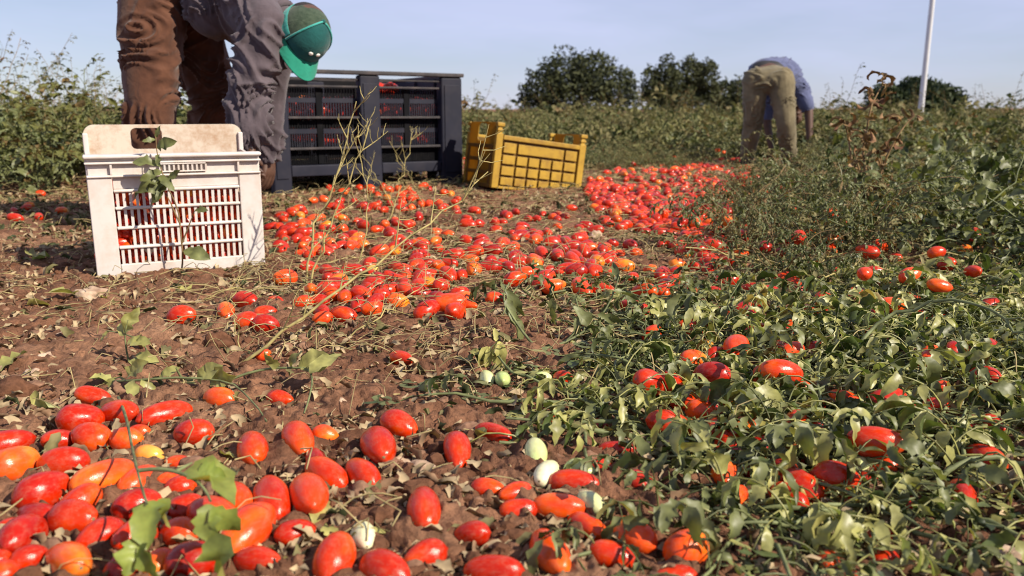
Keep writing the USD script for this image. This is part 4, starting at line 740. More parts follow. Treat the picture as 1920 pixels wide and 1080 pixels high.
# push overlapping fruit apart
C = np.array([t[0] for t in TOM]); AX = np.array([t[1] for t in TOM]); LN = np.array([t[2] for t in TOM]); WD_ = np.array([t[3] for t in TOM]); HW = np.array([t[8] for t in TOM])
from scipy.spatial import cKDTree
for it in range(26):
    off = (LN - WD_)[:, None] * 0.5 * AX; S = np.stack([C - off, C, C + off], 1); r_s = WD_ * 0.47
    tr = cKDTree(C); pairs = tr.query_pairs(0.075, output_type='ndarray')
    if len(pairs) == 0: break
    i, j = pairs[:, 0], pairs[:, 1]
    dv = S[i][:, :, None] - S[j][:, None, :]; dist = np.linalg.norm(dv, axis=-1); pen = (r_s[i] + r_s[j])[:, None, None] - dist; pen = np.where(pen > 0, pen, 0)
    push = (dv / (dist[..., None] + 1e-9) * pen[..., None]).sum((1, 2)) * 0.18; push[:, 2] *= 0.45
    wi = (1 / HW[i]) / (1 / HW[i] + 1 / HW[j])
    mv = np.zeros_like(C); np.add.at(mv, i, push * wi[:, None]); np.add.at(mv, j, -push * (1 - wi)[:, None])
    C += np.clip(mv, -0.006, 0.006); C[:, 2] -= 0.0016
    C[:, 2] = np.maximum(C[:, 2], gz(C[:, 0], C[:, 1]) + WD_ * 0.40)
order = sorted(range(len(TOM)), key=lambda k: (TOM[k][8] < 1.5, C[k][1])); extra = []
for q, k in enumerate(order):
    _, ax, ln, w, col, lab, grp, lf, hw = TOM[k]; s = int(trng.integers(4)); Rm = frame_x(AX[k]) @ rot([1, 0, 0], trng.random() * 6.28)
    if q < 298:
        copy_of(tomato_proto(col, s, bool(trng.random() < (0.06 if col in ('red', 'orange') else 0.0))), 'tomato', lab, 'tomato', C[k], Rm, (ln * 1.04, w * 0.97, w * 0.97), grp)
    else: extra.append((C[k], Rm, ln, w, col, s))
def instancer(name, label, cat_, items):
    keys = sorted({(c, s) for *_, c, s in items}); pi = UsdGeom.PointInstancer.Define(stage, f'/World/{name}')
    for c, s in keys:
        q = stage.DefinePrim(f'/World/{name}/{c}_{"abcd"[s]}', 'Xform'); q.GetReferences().AddInternalReference(tomato_proto(c, s).GetPath()); pi.CreatePrototypesRel().AddTarget(q.GetPath())
    pi.CreateProtoIndicesAttr(Vt.IntArray([keys.index((c, s)) for *_, c, s in items]))
    pi.CreatePositionsAttr(Vt.Vec3fArray.FromNumpy(np.array([p for p, *_ in items], np.float32)))
    qs = []
    for _, Rm, *_r in items:
        T = np.eye(4); T[:3, :3] = Rm; w_, x_, y_, z_ = trimesh.transformations.quaternion_from_matrix(T); qs.append(Gf.Quath(float(w_), float(x_), float(y_), float(z_)))
    pi.CreateOrientationsAttr(Vt.QuathArray(qs)); pi.CreateScalesAttr(Vt.Vec3fArray.FromNumpy(np.array([(l, w, w) for _, _, l, w, *_r in items], np.float32)))
    tag(pi, label, cat_, None, 'stuff')
instancer('distant_tomatoes', 'mass of small red tomatoes strewn farther back over the picked strip and field', 'tomatoes', extra)
it_, r_ = [], np.random.default_rng(8)
for k in range(230):
    x, y, z = 0.02 + (L - 0.04) * r_.random(), 0.03 + 0.26 * r_.random(), 0.03 + 0.22 * r_.random()
    if k < 150: y = 0.036 + 0.012 * r_.random()
    it_.append((CO + CR @ np.array([x, y, z]), frame_x(r_.normal(size=3)), 0.06, 0.042, ['red', 'red', 'orange', 'deep'][r_.integers(4)], int(r_.integers(4))))
instancer('crate_tomatoes', 'tomatoes inside the white crate, seen through its slots', 'tomatoes', it_)
it_ = []
for z0 in (z1 + 0.01, z2 + 0.01):
    for k in range(95):
        it_.append((BO + BR @ np.array([P1 + 0.01 + (P4 - P1 - 0.02) * r_.random(), 0.072 + 0.05 * r_.random(), z0 + 0.02 + 0.075 * r_.random()]), frame_x(r_.normal(size=3)), 0.058, 0.042, ['red', 'deep', 'red', 'orange'][r_.integers(4)], int(r_.integers(4))))
for k in range(60): it_.append((BO + BR @ np.array([P3 + 0.02 + 0.14 * r_.random(), 0.07 + 0.2 * r_.random(), z1 + 0.15 + 0.04 * r_.random()]), frame_x(r_.normal(size=3)), 0.058, 0.042, 'red', int(r_.integers(4))))
for k in range(520): it_.append((BO + BR @ np.array([0.06 + (BL - 0.12) * r_.random(), 0.13 + (BD - 0.2) * r_.random(), z1 + 0.10 * r_.random()]), frame_x(r_.normal(size=3)), 0.058, 0.042, ['red', 'deep'][r_.integers(2)], int(r_.integers(4))))
instancer('bin_tomatoes', 'tomatoes inside the dark bin, seen through its slotted panels', 'tomatoes', it_)

# ---------------------------------------------------------------- people
def fabric(name, c0, c1, scale=14.0, weave=420.0, rough=0.9, stain=None):
    nodes = {'tc': ('texture_coordinate', {}), 'n': ('noise_texture', {'scale': scale, 'detail': 6.0, 'roughness': 0.65}), 'r': ('rgb_ramp', {'ramp': [(0.32, c0), (0.68, c1)]}),
             'n2': ('noise_texture', {'scale': weave, 'detail': 2.0}), 'n3': ('noise_texture', {'scale': 22.0, 'detail': 4.0, 'distortion': 1.5}), 'b': ('bump', {'strength': 0.3, 'distance': 0.002}), 'b2': ('bump', {'strength': 0.35, 'distance': 0.010}),
             'p': ('principled_bsdf', {'roughness': rough, 'specular_ior_level': 0.15, 'sheen_weight': 0.15})}
    return M(name, nodes, [('tc.object', 'n.vector'), ('tc.object', 'n2.vector'), ('tc.object', 'n3.vector'), ('n.fac', 'r.fac'), ('r.color', 'p.base_color'), ('n2.fac', 'b.height'), ('n3.fac', 'b2.height'), ('b.normal', 'b2.normal'), ('b2.normal', 'p.normal')])
skin_m = plain('skin', [(0.3, (0.060, 0.030, 0.020)), (0.7, (0.095, 0.048, 0.032))], 18.0, 0.5, 0.3, 120.0, 0.35, 0.002)
hair_m = plain('hair', [(0.3, (0.010, 0.008, 0.007)), (0.7, (0.025, 0.02, 0.018))], 60.0, 0.7, 0.8, 200.0)
trouser_brown = fabric('trousers_brown', (0.050, 0.020, 0.012), (0.100, 0.042, 0.024), 10.0)
shirt_grey = fabric('shirt_grey', (0.050, 0.039, 0.046), (0.090, 0.070, 0.080), 10.0)
shirt_blue = fabric('shirt_blue', (0.055, 0.064, 0.125), (0.095, 0.108, 0.20), 10.0)
trouser_khaki = fabric('trousers_khaki', (0.090, 0.073, 0.042), (0.165, 0.135, 0.080), 9.0)
cap_green = fabric('cap_green', (0.012, 0.15, 0.10), (0.018, 0.20, 0.135), 14.0)
cap_dark = fabric('cap_dark', (0.006, 0.050, 0.050), (0.011, 0.080, 0.076), 14.0)
cap_mesh = fabric('cap_mesh', (0.020, 0.036, 0.022), (0.050, 0.070, 0.046), 60.0)
cap_teal = fabric('cap_teal', (0.03, 0.24, 0.21), (0.05, 0.31, 0.27), 14.0)
boot_m = plain('boots', [(0.3, (0.03, 0.022, 0.018)), (0.7, (0.10, 0.07, 0.05))], 14.0, 0.8)
belt_m = plain('belt', [(0.3, (0.010, 0.009, 0.010)), (0.7, (0.025, 0.022, 0.022))], 14.0, 0.6)
badge_m = plain('badge', [(0.3, (0.62, 0.60, 0.55)), (0.7, (0.75, 0.73, 0.68))], 14.0, 0.6)
MF = manifold3d.Manifold
def blob(chains, edge=0.014, smooth_n=10, cut=None):
    parts_ = []
    for ch in chains:
        for (p, r), (q, s) in zip(ch[:-1], ch[1:]):
            parts_.append(MF.batch_hull([MF.sphere(r, 18).translate(tuple(map(float, p))), MF.sphere(s, 18).translate(tuple(map(float, q)))]))
    m = MF.batch_boolean(parts_, manifold3d.OpType.Add)
    if cut is not None: m = cut(m)
    k = m.refine_to_length(edge).to_mesh(); t = trimesh.Trimesh(k.vert_properties[:, :3], k.tri_verts, process=True)
    trimesh.smoothing.filter_taubin(t, 0.5, -0.52, smooth_n); return t
def wrinkle(t, amp, seed, freq=16.0, slant=0.5, big=0.010):
    """Cloth folds: long soft creases across the limb, slanting, sparse, with broad slack between them."""
    v = t.vertices.copy(); n = t.vertex_normals
    w = meshkit.fbm(v * 5.0 + 3.1, 2, seed) - 0.5; w2 = meshkit.fbm(v * 3.0 + 7.7, 2, seed + 5) - 0.5
    u = v[:, 2] + slant * v[:, 0] * (1 + 2.5 * w2) + 0.30 * w
    p = np.stack([v[:, 0] * 2.6, v[:, 1] * 2.6, u * freq], 1)
    f = 1 - np.abs(meshkit.noise(p, seed + 1) - 0.5) * 2
    mask = smooth01(0.42, 0.60, meshkit.noise(v * 6.5 + 1.3, seed + 2))
    u2 = v[:, 2] - 1.2 * slant * v[:, 0] + 0.25 * w; f2 = 1 - np.abs(meshkit.noise(np.stack([v[:, 0] * 3 + 9, v[:, 1] * 3, u2 * freq * 1.3], 1), seed + 8) - 0.5) * 2
    m2 = smooth01(0.45, 0.62, meshkit.noise(v * 6.0 + 8.3, seed + 9))
    t.vertices = v + n * (amp * mask * (f ** 6 * 1.2 - 0.25) + 0.8 * amp * m2 * (f2 ** 6 - 0.2) + big * 2 * w)[:, None]; return t
def hand_chains(wrist, direction, palm_n, side, s=1.0, curl=0.9):
    d, pn = N(direction), N(palm_n); a = N(np.cross(d, pn)) * side; pn = N(np.cross(a, d)) * (1 if np.dot(np.cross(a, d), pn) > 0 else -1); ch = []
    k = wrist + d * 0.085 * s
    for i in range(4): ch.append([(wrist + a * (i - 1.5) * 0.008, 0.019 * s), (k + a * (i - 1.5) * 0.020 * s, 0.0135 * s)])
    ch += [[(wrist + a * -0.012, 0.018 * s), (k + a * 0.03 * s, 0.0135 * s)], [(wrist + a * 0.012, 0.018 * s), (k - a * 0.03 * s, 0.0135 * s)]]
    for i, ln in enumerate((0.070, 0.080, 0.074, 0.058)):
        p = k + a * (i - 1.5) * 0.0205 * s; dd = N(d + a * (i - 1.5) * 0.09); c = [(p, 0.0105 * s)]; L3 = ln * s
        for j, fr in enumerate((0.45, 0.32, 0.23)):
            dd = N(dd * math.cos(curl * (0.35 + 0.12 * j)) + pn * math.sin(curl * (0.35 + 0.12 * j))); p = p + dd * L3 * fr; c.append((p, (0.0098 - 0.001 * j) * s))
        ch.append(c)
    th = wrist + d * 0.022 * s + a * -0.024 * s; t1 = th + (N(d * 0.7 - a * 0.75 + pn * 0.3)) * 0.040 * s; t2 = t1 + N(d * 0.9 - a * 0.25 + pn * 0.5) * 0.032 * s; t3 = t2 + N(d * 0.9 + pn * 0.6) * 0.026 * s
    ch.append([(th, 0.015 * s), (t1, 0.0125 * s), (t2, 0.0108 * s), (t3, 0.0092 * s)]); return ch
def head_chains(c, crown, face, s=1.0):
    u, f = N(crown), N(face); f = N(f - u * np.dot(f, u)); r = np.cross(f, u); P = lambda a, b_, h: c + s * (a * r + b_ * f + h * u)
    ch = [[(P(0, -0.02, 0.035), 0.082 * s), (P(0, 0.025, 0.025), 0.074 * s)], [(P(0, 0.02, 0.0), 0.070 * s), (P(0, 0.045, -0.075), 0.040 * s)], [(P(0, 0.045, -0.075), 0.040 * s), (P(0, 0.062, -0.092), 0.024 * s)],
          [(P(0, 0.088, 0.02), 0.014 * s), (P(0, 0.108, -0.018), 0.0135 * s)], [(P(-0.018, 0.084, -0.052), 0.0085 * s), (P(0, 0.094, -0.052), 0.0095 * s), (P(0.018, 0.084, -0.052), 0.0085 * s)],
          [(P(-0.045, 0.076, 0.032), 0.012 * s), (P(0.045, 0.076, 0.032), 0.012 * s)]]
    for e in (-1, 1): ch.append([(P(e * 0.078, -0.012, 0.018), 0.017 * s), (P(e * 0.082, -0.016, -0.018), 0.012 * s)]); ch.append([(P(e * 0.03, 0.078, 0.012), 0.012 * s), (P(e * 0.033, 0.079, 0.012), 0.012 * s)])
    return ch, (u, f, r)
def foot(ankle, d, g):
    d = N([d[0], d[1], 0]); a = np.array([ankle[0], ankle[1], g]); s = np.cross([0, 0, 1.0], d)
    return [[(ankle, 0.050), (a + [0, 0, 0.05] - d * 0.03, 0.044)], [(a + [0, 0, 0.05] - d * 0.03, 0.044), (a + [0, 0, 0.038] + d * 0.12, 0.036)], [(a + [0, 0, 0.036] + d * 0.12 + s * 0.014, 0.035), (a + [0, 0, 0.032] + d * 0.18, 0.028)]]

# near picker, bent over behind the white crate
J = lambda px, py, Y: atY(px, py, Y)
rh, rk, ra = J(285, 5, 3.34), J(282, 195, 3.24), J(284, 372, 3.34)
lh, lk, la = J(352, 5, 3.52), J(402, 195, 3.62), J(385, 345, 3.80)
g1, g2 = float(gz(ra[0], ra[1])), float(gz(la[0], la[1])); ra[2] = g1 + 0.10; la[2] = g2 + 0.10
wst, chs, nk = J(345, -45, 3.42), J(452, -2, 3.34), J(524, 36, 3.24)
rs, re, rw = J(494, 45, 3.14), J(466, 165, 3.10), J(468, 258, 3.06)
ls, le, lw_ = J(522, 62, 3.42), J(508, 185, 3.50), J(503, 290, 3.52)
hd = J(566, 64, 3.20); crown, face = N([0.80, -0.50, 0.34]), N([0.02, -0.30, -0.95])
hch, (hu, hf, hr) = head_chains(hd, crown, face)
man = thing('person', 'person in brown trousers, grey shirt and green cap bending down behind the white crate', 'person', (0, 0, 0))
skin_ch = hch + [[(nk, 0.055), (hd - hu * 0.05 - hf * 0.01, 0.055)], [(wst, 0.12), (chs, 0.125), (nk, 0.055)], [(chs, 0.11), (rs, 0.055), (re, 0.040), (rw, 0.029)], [(chs, 0.11), (ls, 0.055), (le, 0.040), (lw_, 0.029)],
    [(wst, 0.12), (rh, 0.10), (rk, 0.058), (ra, 0.040)], [(wst, 0.12), (lh, 0.10), (lk, 0.058), (la, 0.040)]]
skin_ch += hand_chains(rw, [0.05, -0.1, -1], [0.9, 0.4, 0.0], 1) + hand_chains(lw_, [0.0, -0.15, -1], [-0.9, 0.3, 0], -1)
part(man, 'body', blob(skin_ch, 0.010, 6), skin_m, smooth=True)
tro = [[(wst, 0.148), (rh, 0.128), (rk * 0.5 + rh * 0.5, 0.112), (rk, 0.094), (ra * 0.55 + rk * 0.45, 0.092), (ra + [0, 0, 0.0], 0.080)], [(wst, 0.148), (lh, 0.130), (lk * 0.5 + lh * 0.5, 0.112), (lk, 0.094), (la * 0.55 + lk * 0.45, 0.092), (la, 0.080)], [(rh, 0.128), (lh, 0.130)]]
part(man, 'trousers', wrinkle(blob(tro, 0.008, 8), 0.022, 3, 9.5, 0.8, 0.012), trouser_brown, smooth=True)
sh = [[(wst + [0.03, 0, 0.0], 0.156), (chs, 0.160), (nk - N(nk - chs) * 0.05, 0.092), (nk - N(nk - chs) * 0.005, 0.066)], [(chs + [0.03, -0.05, 0], 0.12), (rs, 0.088), (re, 0.078), (rw * 0.75 + re * 0.25, 0.068), (rw, 0.056)], [(chs, 0.12), (ls, 0.080), (le, 0.064), (lw_ + [0, 0, 0.02], 0.050)],
      [(J(398, 20, 3.3), 0.10), (J(415, 42, 3.36), 0.07)]]
part(man, 'shirt', wrinkle(blob(sh, 0.008, 6), 0.024, 13, 8.5, -1.5, 0.012), shirt_grey, smooth=True)
part(man, 'collar', MB().tube([nk + 0.068 * (math.cos(a) * N(np.cross(N(hd - nk), [0, 1, 0])) + math.sin(a) * N(np.cross(N(hd - nk), np.cross(N(hd - nk), [0, 1, 0])))) for a in np.linspace(0, 6.283, 22)], 0.014, 8).mesh(), shirt_grey, smooth=True)
part(man, 'hair', blob([[(hd - hf * 0.035 + hu * 0.025, 0.079), (hd - hf * 0.045 - hu * 0.03, 0.062)]], 0.012, 4), hair_m, smooth=True)
for nm, a, g in (('boot', ra, g1), ('boot', la, g2)): part(man, nm, blob(foot(a, [0.8, -0.5, 0], g), 0.012, 5), boot_m, smooth=True)
# the cap: front panel, mesh back, band, brim, badge
def cap_shell(th0, th1, ph0, ph1, R0, th, n=14, m=26, lift=0.0):
    R0 = R0 * 1.0
    T, Pp = np.meshgrid(np.linspace(th0, th1, n), np.linspace(ph0, ph1, m), indexing='ij'); out = []
    for rr in (R0, R0 - th):
        x = rr * np.sin(T) * np.cos(Pp) * 1.10; y = rr * np.sin(T) * np.sin(Pp) * 0.93; z = rr * np.cos(T) * 1.08 + lift; out.append(np.stack([x, y, z], -1).reshape(-1, 3))
    i, j = np.meshgrid(np.arange(n - 1), np.arange(m - 1), indexing='ij'); q = np.stack([i * m + j, (i + 1) * m + j, (i + 1) * m + j + 1, i * m + j + 1], -1).reshape(-1, 4); k = n * m
    f = [q, q[:, ::-1] + k]; e = []
    for a in ([i_ * m for i_ in range(n)], [i_ * m + m - 1 for i_ in range(n)], list(range(m)), [(n - 1) * m + j_ for j_ in range(m)]):
        for u_, w_ in zip(a[:-1], a[1:]): e.append([u_, w_, w_ + k, u_ + k])
    return np.vstack(out), np.vstack(f + [np.array(e)])
CF = np.stack([hf, np.cross(hu, hf), hu], 1); cap_o = hd + hu * 0.012 + hf * 0.004
def cp(mesh): v, f = mesh; return (np.asarray(v) * 0.92 @ CF.T + cap_o, f)
capf = part(man, 'cap', cp(cap_shell(0.05, 1.62, -1.12, 1.12, 0.112, 0.004)), cap_dark, smooth=True)
part(capf, 'cap_back', cp(cap_shell(0.05, 1.62, 1.13, 2 * math.pi - 1.13, 0.111, 0.004, 14, 40)), cap_mesh, smooth=True)
bandp = [np.array([0.114 * math.sin(T) * math.cos(p) * 1.10, 0.114 * math.sin(T) * math.sin(p) * 0.93, 0.114 * math.cos(T) * 1.08]) for p in (1.12, -1.12) for T in (np.linspace(1.62, 0.0, 12) if p > 0 else np.linspace(0.0, 1.62, 12))]
part(capf, 'cap_piping', cp(tube(bandp, 0.0045, 6)), cap_teal, smooth=True)
part(capf, 'cap_strap', cp(cap_shell(1.38, 1.64, 1.2, 2 * math.pi - 1.2, 0.1145, 0.003, 4, 40)), cap_teal, smooth=True)
part(capf, 'cap_button', cp((lambda t: (t.vertices + [0, 0, 0.121], t.faces))(trimesh.creation.icosphere(2, 0.010))), cap_dark, smooth=True)
U, V_ = np.meshgrid(np.linspace(0, 1, 9), np.linspace(-1.25, 1.25, 25), indexing='ij'); ext = 0.064 * np.cos(V_ * 0.98) ** 0.7
bx = (0.1215 + U * ext) * np.cos(V_) ** 1.0 + U * 0.012; by = (0.103 + 0.25 * U * ext) * np.sin(V_); bz = -0.004 - 0.020 * np.abs(V_) ** 2 * (0.4 + 0.6 * U) - 0.022 * U
tb = np.stack([bx, by, bz], -1).reshape(-1, 3); k = len(tb); i, j = np.meshgrid(np.arange(8), np.arange(24), indexing='ij'); q = np.stack([i * 25 + j, (i + 1) * 25 + j, (i + 1) * 25 + j + 1, i * 25 + j + 1], -1).reshape(-1, 4)
rim = [8 * 25 + j_ for j_ in range(25)]; e = np.array([[a, b_, b_ + k, a + k] for a, b_ in zip(rim[:-1], rim[1:])])
part(capf, 'brim', cp((np.vstack([tb, tb - [0, 0, 0.004]]), np.vstack([q, q[:, ::-1] + k, e]))), cap_green, smooth=40)
for dy, dz in ((0.020, 0.045), (-0.016, 0.040)):
    n_ = N([0.1 * 1, dy, dz]); t = trimesh.creation.icosphere(2, 0.010); t.vertices = t.vertices * [0.35, 1.0, 0.8]; t.vertices = t.vertices @ frame_x(n_).T + n_ * [0.1245, 0.105, 0.121]; part(capf, 'badge', cp((t.vertices, t.faces)), badge_m, smooth=True)

# far picker, seen from behind
rh, rk, ra = J(1464, 152, 7.28), J(1474, 232, 7.18), J(1479, 312, 7.28)
lh, lk, la = J(1416, 152, 7.34), J(1412, 228, 7.36), J(1401, 292, 7.46)
g1, g2 = float(gz(ra[0], ra[1])), float(gz(la[0], la[1])); ra[2] = g1 + 0.09; la[2] = g2 + 0.09
wst, chs, nk = J(1440, 140, 7.42), J(1468, 140, 7.74), J(1500, 184, 7.98)
rs, re, rw = J(1502, 172, 7.76), J(1516, 207, 7.72), J(1518, 262, 7.66)
ls, le, lw_ = J(1440, 185, 7.98), J(1438, 230, 7.96), J(1446, 275, 7.90)
hd = J(1488, 215, 8.12); hch, (hu, hf, hr) = head_chains(hd, [0.1, 0.35, -0.85], [0.1, -0.8, -0.3])
pf = thing('person', 'person in khaki trousers and blue shirt bending over in the field, seen from behind', 'person', (0, 0, 0))
ch = hch + [[(nk, 0.055), (hd - hu * 0.05, 0.055)], [(wst, 0.11), (chs, 0.12), (nk, 0.055)], [(chs, 0.11), (rs, 0.055), (re, 0.042), (rw, 0.030)], [(chs, 0.11), (ls, 0.055), (le, 0.042), (lw_, 0.030)], [(wst, 0.11), (rh, 0.10), (rk, 0.058), (ra, 0.04)], [(wst, 0.11), (lh, 0.10), (lk, 0.058), (la, 0.04)]]
ch += hand_chains(rw, [0.0, 0.1, -1], [-0.9, 0.2, 0], 1) + hand_chains(lw_, [0, 0.1, -1], [0.9, 0.2, 0], -1)
part(pf, 'body', blob(ch, 0.012, 6), skin_m, smooth=True)
part(pf, 'trousers', wrinkle(blob([[(wst - [0, 0.02, 0.03], 0.122), (rh, 0.120), (rk * 0.5 + rh * 0.5, 0.100), (rk, 0.082), (ra * 0.5 + rk * 0.5, 0.078), (ra + [0, 0, 0.01], 0.070)], [(wst - [0, 0.02, 0.03], 0.122), (lh, 0.116), (lk * 0.5 + lh * 0.5, 0.100), (lk, 0.080), (la * 0.5 + lk * 0.5, 0.074), (la, 0.066)], [(rh, 0.118), (lh, 0.114)]], 0.011, 8), 0.018, 33, 10.0, 0.8), trouser_khaki, smooth=True)
part(pf, 'shirt', wrinkle(blob([[(wst + [0, 0.11, 0.012], 0.140), (chs, 0.158), (nk, 0.075)], [(chs, 0.12), (rs, 0.085), (rs * 0.25 + re * 0.75, 0.068)], [(chs, 0.12), (ls, 0.08), (ls * 0.3 + le * 0.7, 0.066)]], 0.012, 6), 0.014, 43, 9.0, 0.8), shirt_blue, smooth=True)
part(pf, 'belt', blob([[(wst + [-0.045, 0.035, 0.004], 0.122), (wst + [0.045, 0.035, 0.004], 0.122)]], 0.014, 4), belt_m, smooth=True)
part(pf, 'hair', blob([[(hd - hf * 0.035 + hu * 0.02, 0.080), (hd - hf * 0.045 - hu * 0.03, 0.062)]], 0.014, 4), hair_m, smooth=True)
for a, g in ((ra, g1), (la, g2)): part(pf, 'boot', blob(foot(a, [0.1, 1, 0], g), 0.013, 5), boot_m, smooth=True)

# ---------------------------------------------------------------- dry stalks in the middle
def stalk(name, label, pts, r0, mat, seed, twigs=8, tw=0.07, group=None, cat_='stalk', leafmat=None, leaves=()):
    """pts: (px, py, depth or None for the ground); a bent main stem with short side twigs."""
    r = np.random.default_rng(seed); W = []; Y = None
    for px, py, y in pts:
        if y is None: p = at(px, py); p[2] -= 0.01; Y = p[1]
        else: p = atY(px, py, Y + y)
        W.append(p)
    o = W[0].copy(); W = spline([p - o for p in W], 16); W[1:-1] += 0.004 * r.normal(size=(14, 3))
    t = thing(name, label, cat_, o, group=group); r0 = r0 * (0.72 if name.startswith('dry') else 1.0); part(t, 'stem', tube(W, np.linspace(r0, r0 * 0.35, 16), 7), mat, smooth=True)
    for k in range(twigs):
        i = int(3 + 12 * (k + r.random()) / twigs); i = min(i, 14); d = N(W[i + 1] - W[i - 1] if i < 15 else W[i] - W[i - 1]); s = N(np.cross(d, r.normal(size=3))); L_ = tw * (0.5 + r.random())
        P = [W[i] + (d * 0.75 + s * 0.65) * L_ * u + np.array([0, 0, 0.10 * L_ * u * u]) for u in np.linspace(0, 1, 6)]
        m = MB().tube(P, np.linspace(r0 * 0.55, r0 * 0.18, 6), 5)
        for q in range(3):
            u = 2 + q; s2 = N(np.cross(d, r.normal(size=3))); m.tube([P[u], P[u] + (d * 0.6 + s2 * 0.6) * 0.25 * L_, P[u] + (d + s2 * 0.7) * 0.36 * L_], [r0 * 0.35, r0 * 0.25, r0 * 0.15], 4)
        part(t, 'twig', m.mesh(), mat, smooth=True)
    return t, o
SG = [
 ('stalk', 'long straw-yellow stalk slanting across the middle from bare soil up to the right', [(432, 690, None), (560, 600, 0.04), (700, 495, 0.10), (820, 405, 0.16), (915, 322, 0.22)], 0.0048, 9, 0.08),
 ('stalk', 'tallest upright dry stalk in front of the dark bin, its tip by the centre post', [(572, 530, None), (590, 440, 0.02), (625, 350, 0.05), (652, 262, 0.08), (668, 190, 0.1)], 0.0052, 9, 0.09),
 ('stalk', 'dry stalk leaning right of the tallest one with a blunt tip', [(575, 545, None), (612, 440, 0.03), (650, 345, 0.05), (680, 275, 0.06), (692, 235, 0.06)], 0.0045, 7, 0.08),
 ('stalk', 'thin dry stalk with a forked foot in front of the bin centre post', [(668, 500, None), (690, 400, 0.04), (680, 320, 0.06), (672, 235, 0.08)], 0.0036, 7, 0.07),
 ('stalk', 'dry stalk in front of the right bay of the bin', [(728, 420, None), (750, 345, 0.05), (765, 290, 0.08), (780, 238, 0.1)], 0.0045, 7, 0.09),
 ('stalk', 'pale forked stalk leaning left at the foot of the tall ones', [(745, 400, None), (716, 350, 0.02), (695, 315, 0.02), (680, 290, 0.04)], 0.0038, 6, 0.08),
 ('stalk', 'short thin stalk bent to the right before the right bin post', [(800, 400, None), (775, 345, 0.02), (752, 310, 0.05), (742, 300, 0.06)], 0.0032, 5, 0.07),
 ('stalk', 'horizontal straw-coloured stem above the small tomato clump', [(330, 575, None), (420, 545, 0.05), (510, 542, 0.06), (620, 544, 0.06)], 0.0030, 5, 0.05),
 ('stalk', 'thin vertical straw stem standing among the small clump of tomatoes', [(452, 660, None), (440, 600, 0.02), (438, 560, 0.03), (450, 520, 0.05)], 0.0022, 3, 0.04),
 ('stalk', 'pale curved stem lying on soil left of the middle pile', [(560, 505, None), (700, 480, 0.10), (820, 478, 0.12), (920, 460, 0.2)], 0.0030, 5, 0.05),
 ('stalk', 'thin fallen stalk before the middle tomatoes, reaching down left', [(640, 640, None), (700, 600, 0.03), (760, 560, 0.10), (830, 520, 0.2)], 0.0026, 8, 0.07)]
for k, (nm, lab, pts, r0, tws, tw) in enumerate(SG): stalk('dry_' + nm, lab, pts, r0, stem_dry, 300 + k, tws, tw)
RG = [('long pale green stem running level over the tangled vines at the right', [(1350, 480, None), (1450, 474, 0.05), (1600, 480, 0.05), (1720, 482, 0.1)], 0.0032, stem_green),
      ('brownish stem running level above the right foreground vines', [(1180, 668, None), (1290, 655, -0.04), (1400, 662, -0.06), (1480, 690, -0.05)], 0.0055, stem_green),
      ('bent green stem arching at the right edge', [(1560, 700, None), (1680, 590, 0.05), (1800, 562, 0.0), (1900, 610, -0.1), (1960, 700, -0.2)], 0.0042, stem_green),
      ('thin upright green stem beside the two yellow tomatoes', [(1372, 650, None), (1368, 600, 0.0), (1364, 560, 0.0), (1362, 520, 0.0)], 0.0026, stem_green),
      ('straight grey-green stem above the pale leaves at the right', [(1600, 690, None), (1720, 690, 0.0), (1850, 700, 0.02)], 0.0032, stem_green),
      ('thick grey-green stalk in front of the vines beside the white tomatoes', [(1060, 805, None), (1130, 825, -0.02), (1220, 850, -0.06), (1290, 890, -0.1)], 0.0046, stem_green)]
for k, (lab, pts, r0, m_) in enumerate(RG): stalk('vine_stem', lab, pts, r0, m_, 340 + k, 5, 0.05, cat_='stem')

# ---------------------------------------------------------------- leafy shoots placed one by one
def shoot(name, label, stems, leaves, mat, smat, seed, lw=0.75, r0=0.0026, cat_='shoot', compound_leaves=False, by_height=False):
    r = np.random.default_rng(seed); o = at(*stems[0][0][:2]); Y0 = o[1]; t = thing(name, label, cat_, o)
    def W(p):
        if by_height: return at(p[0], p[1], max(p[2], 0.005)) - o
        q = atY(p[0], p[1], Y0 + p[2]); q[2] = max(q[2], gz(q[0], q[1]) + 0.004); return q - o
    for s in stems: part(t, 'stem', tube(spline([W(p) for p in s], 12), np.linspace(r0, r0 * 0.5, 12), 6), smat, smooth=True)
    for a, b_ in leaves:
        A_, B_ = W(a), W(b_); d = B_ - A_; L_ = np.linalg.norm(d)
        if compound_leaves: v, f = compound(r, L_, d, 0.45, 2, 0.6, 0.46, (0, -0.4, 1))
        else:
            v, f = leaflet(r, L_ * 1.08, L_ * lw * (0.85 + 0.3 * r.random()), 0.35 + 0.4 * r.random(), 0.2 + 0.25 * r.random()); v = v @ frame_x(d, N(np.array([0.25 * r.normal(), -0.75, 0.7]))).T
        part(t, 'leaf', (v + A_, f), mat, smooth=True)
    return t
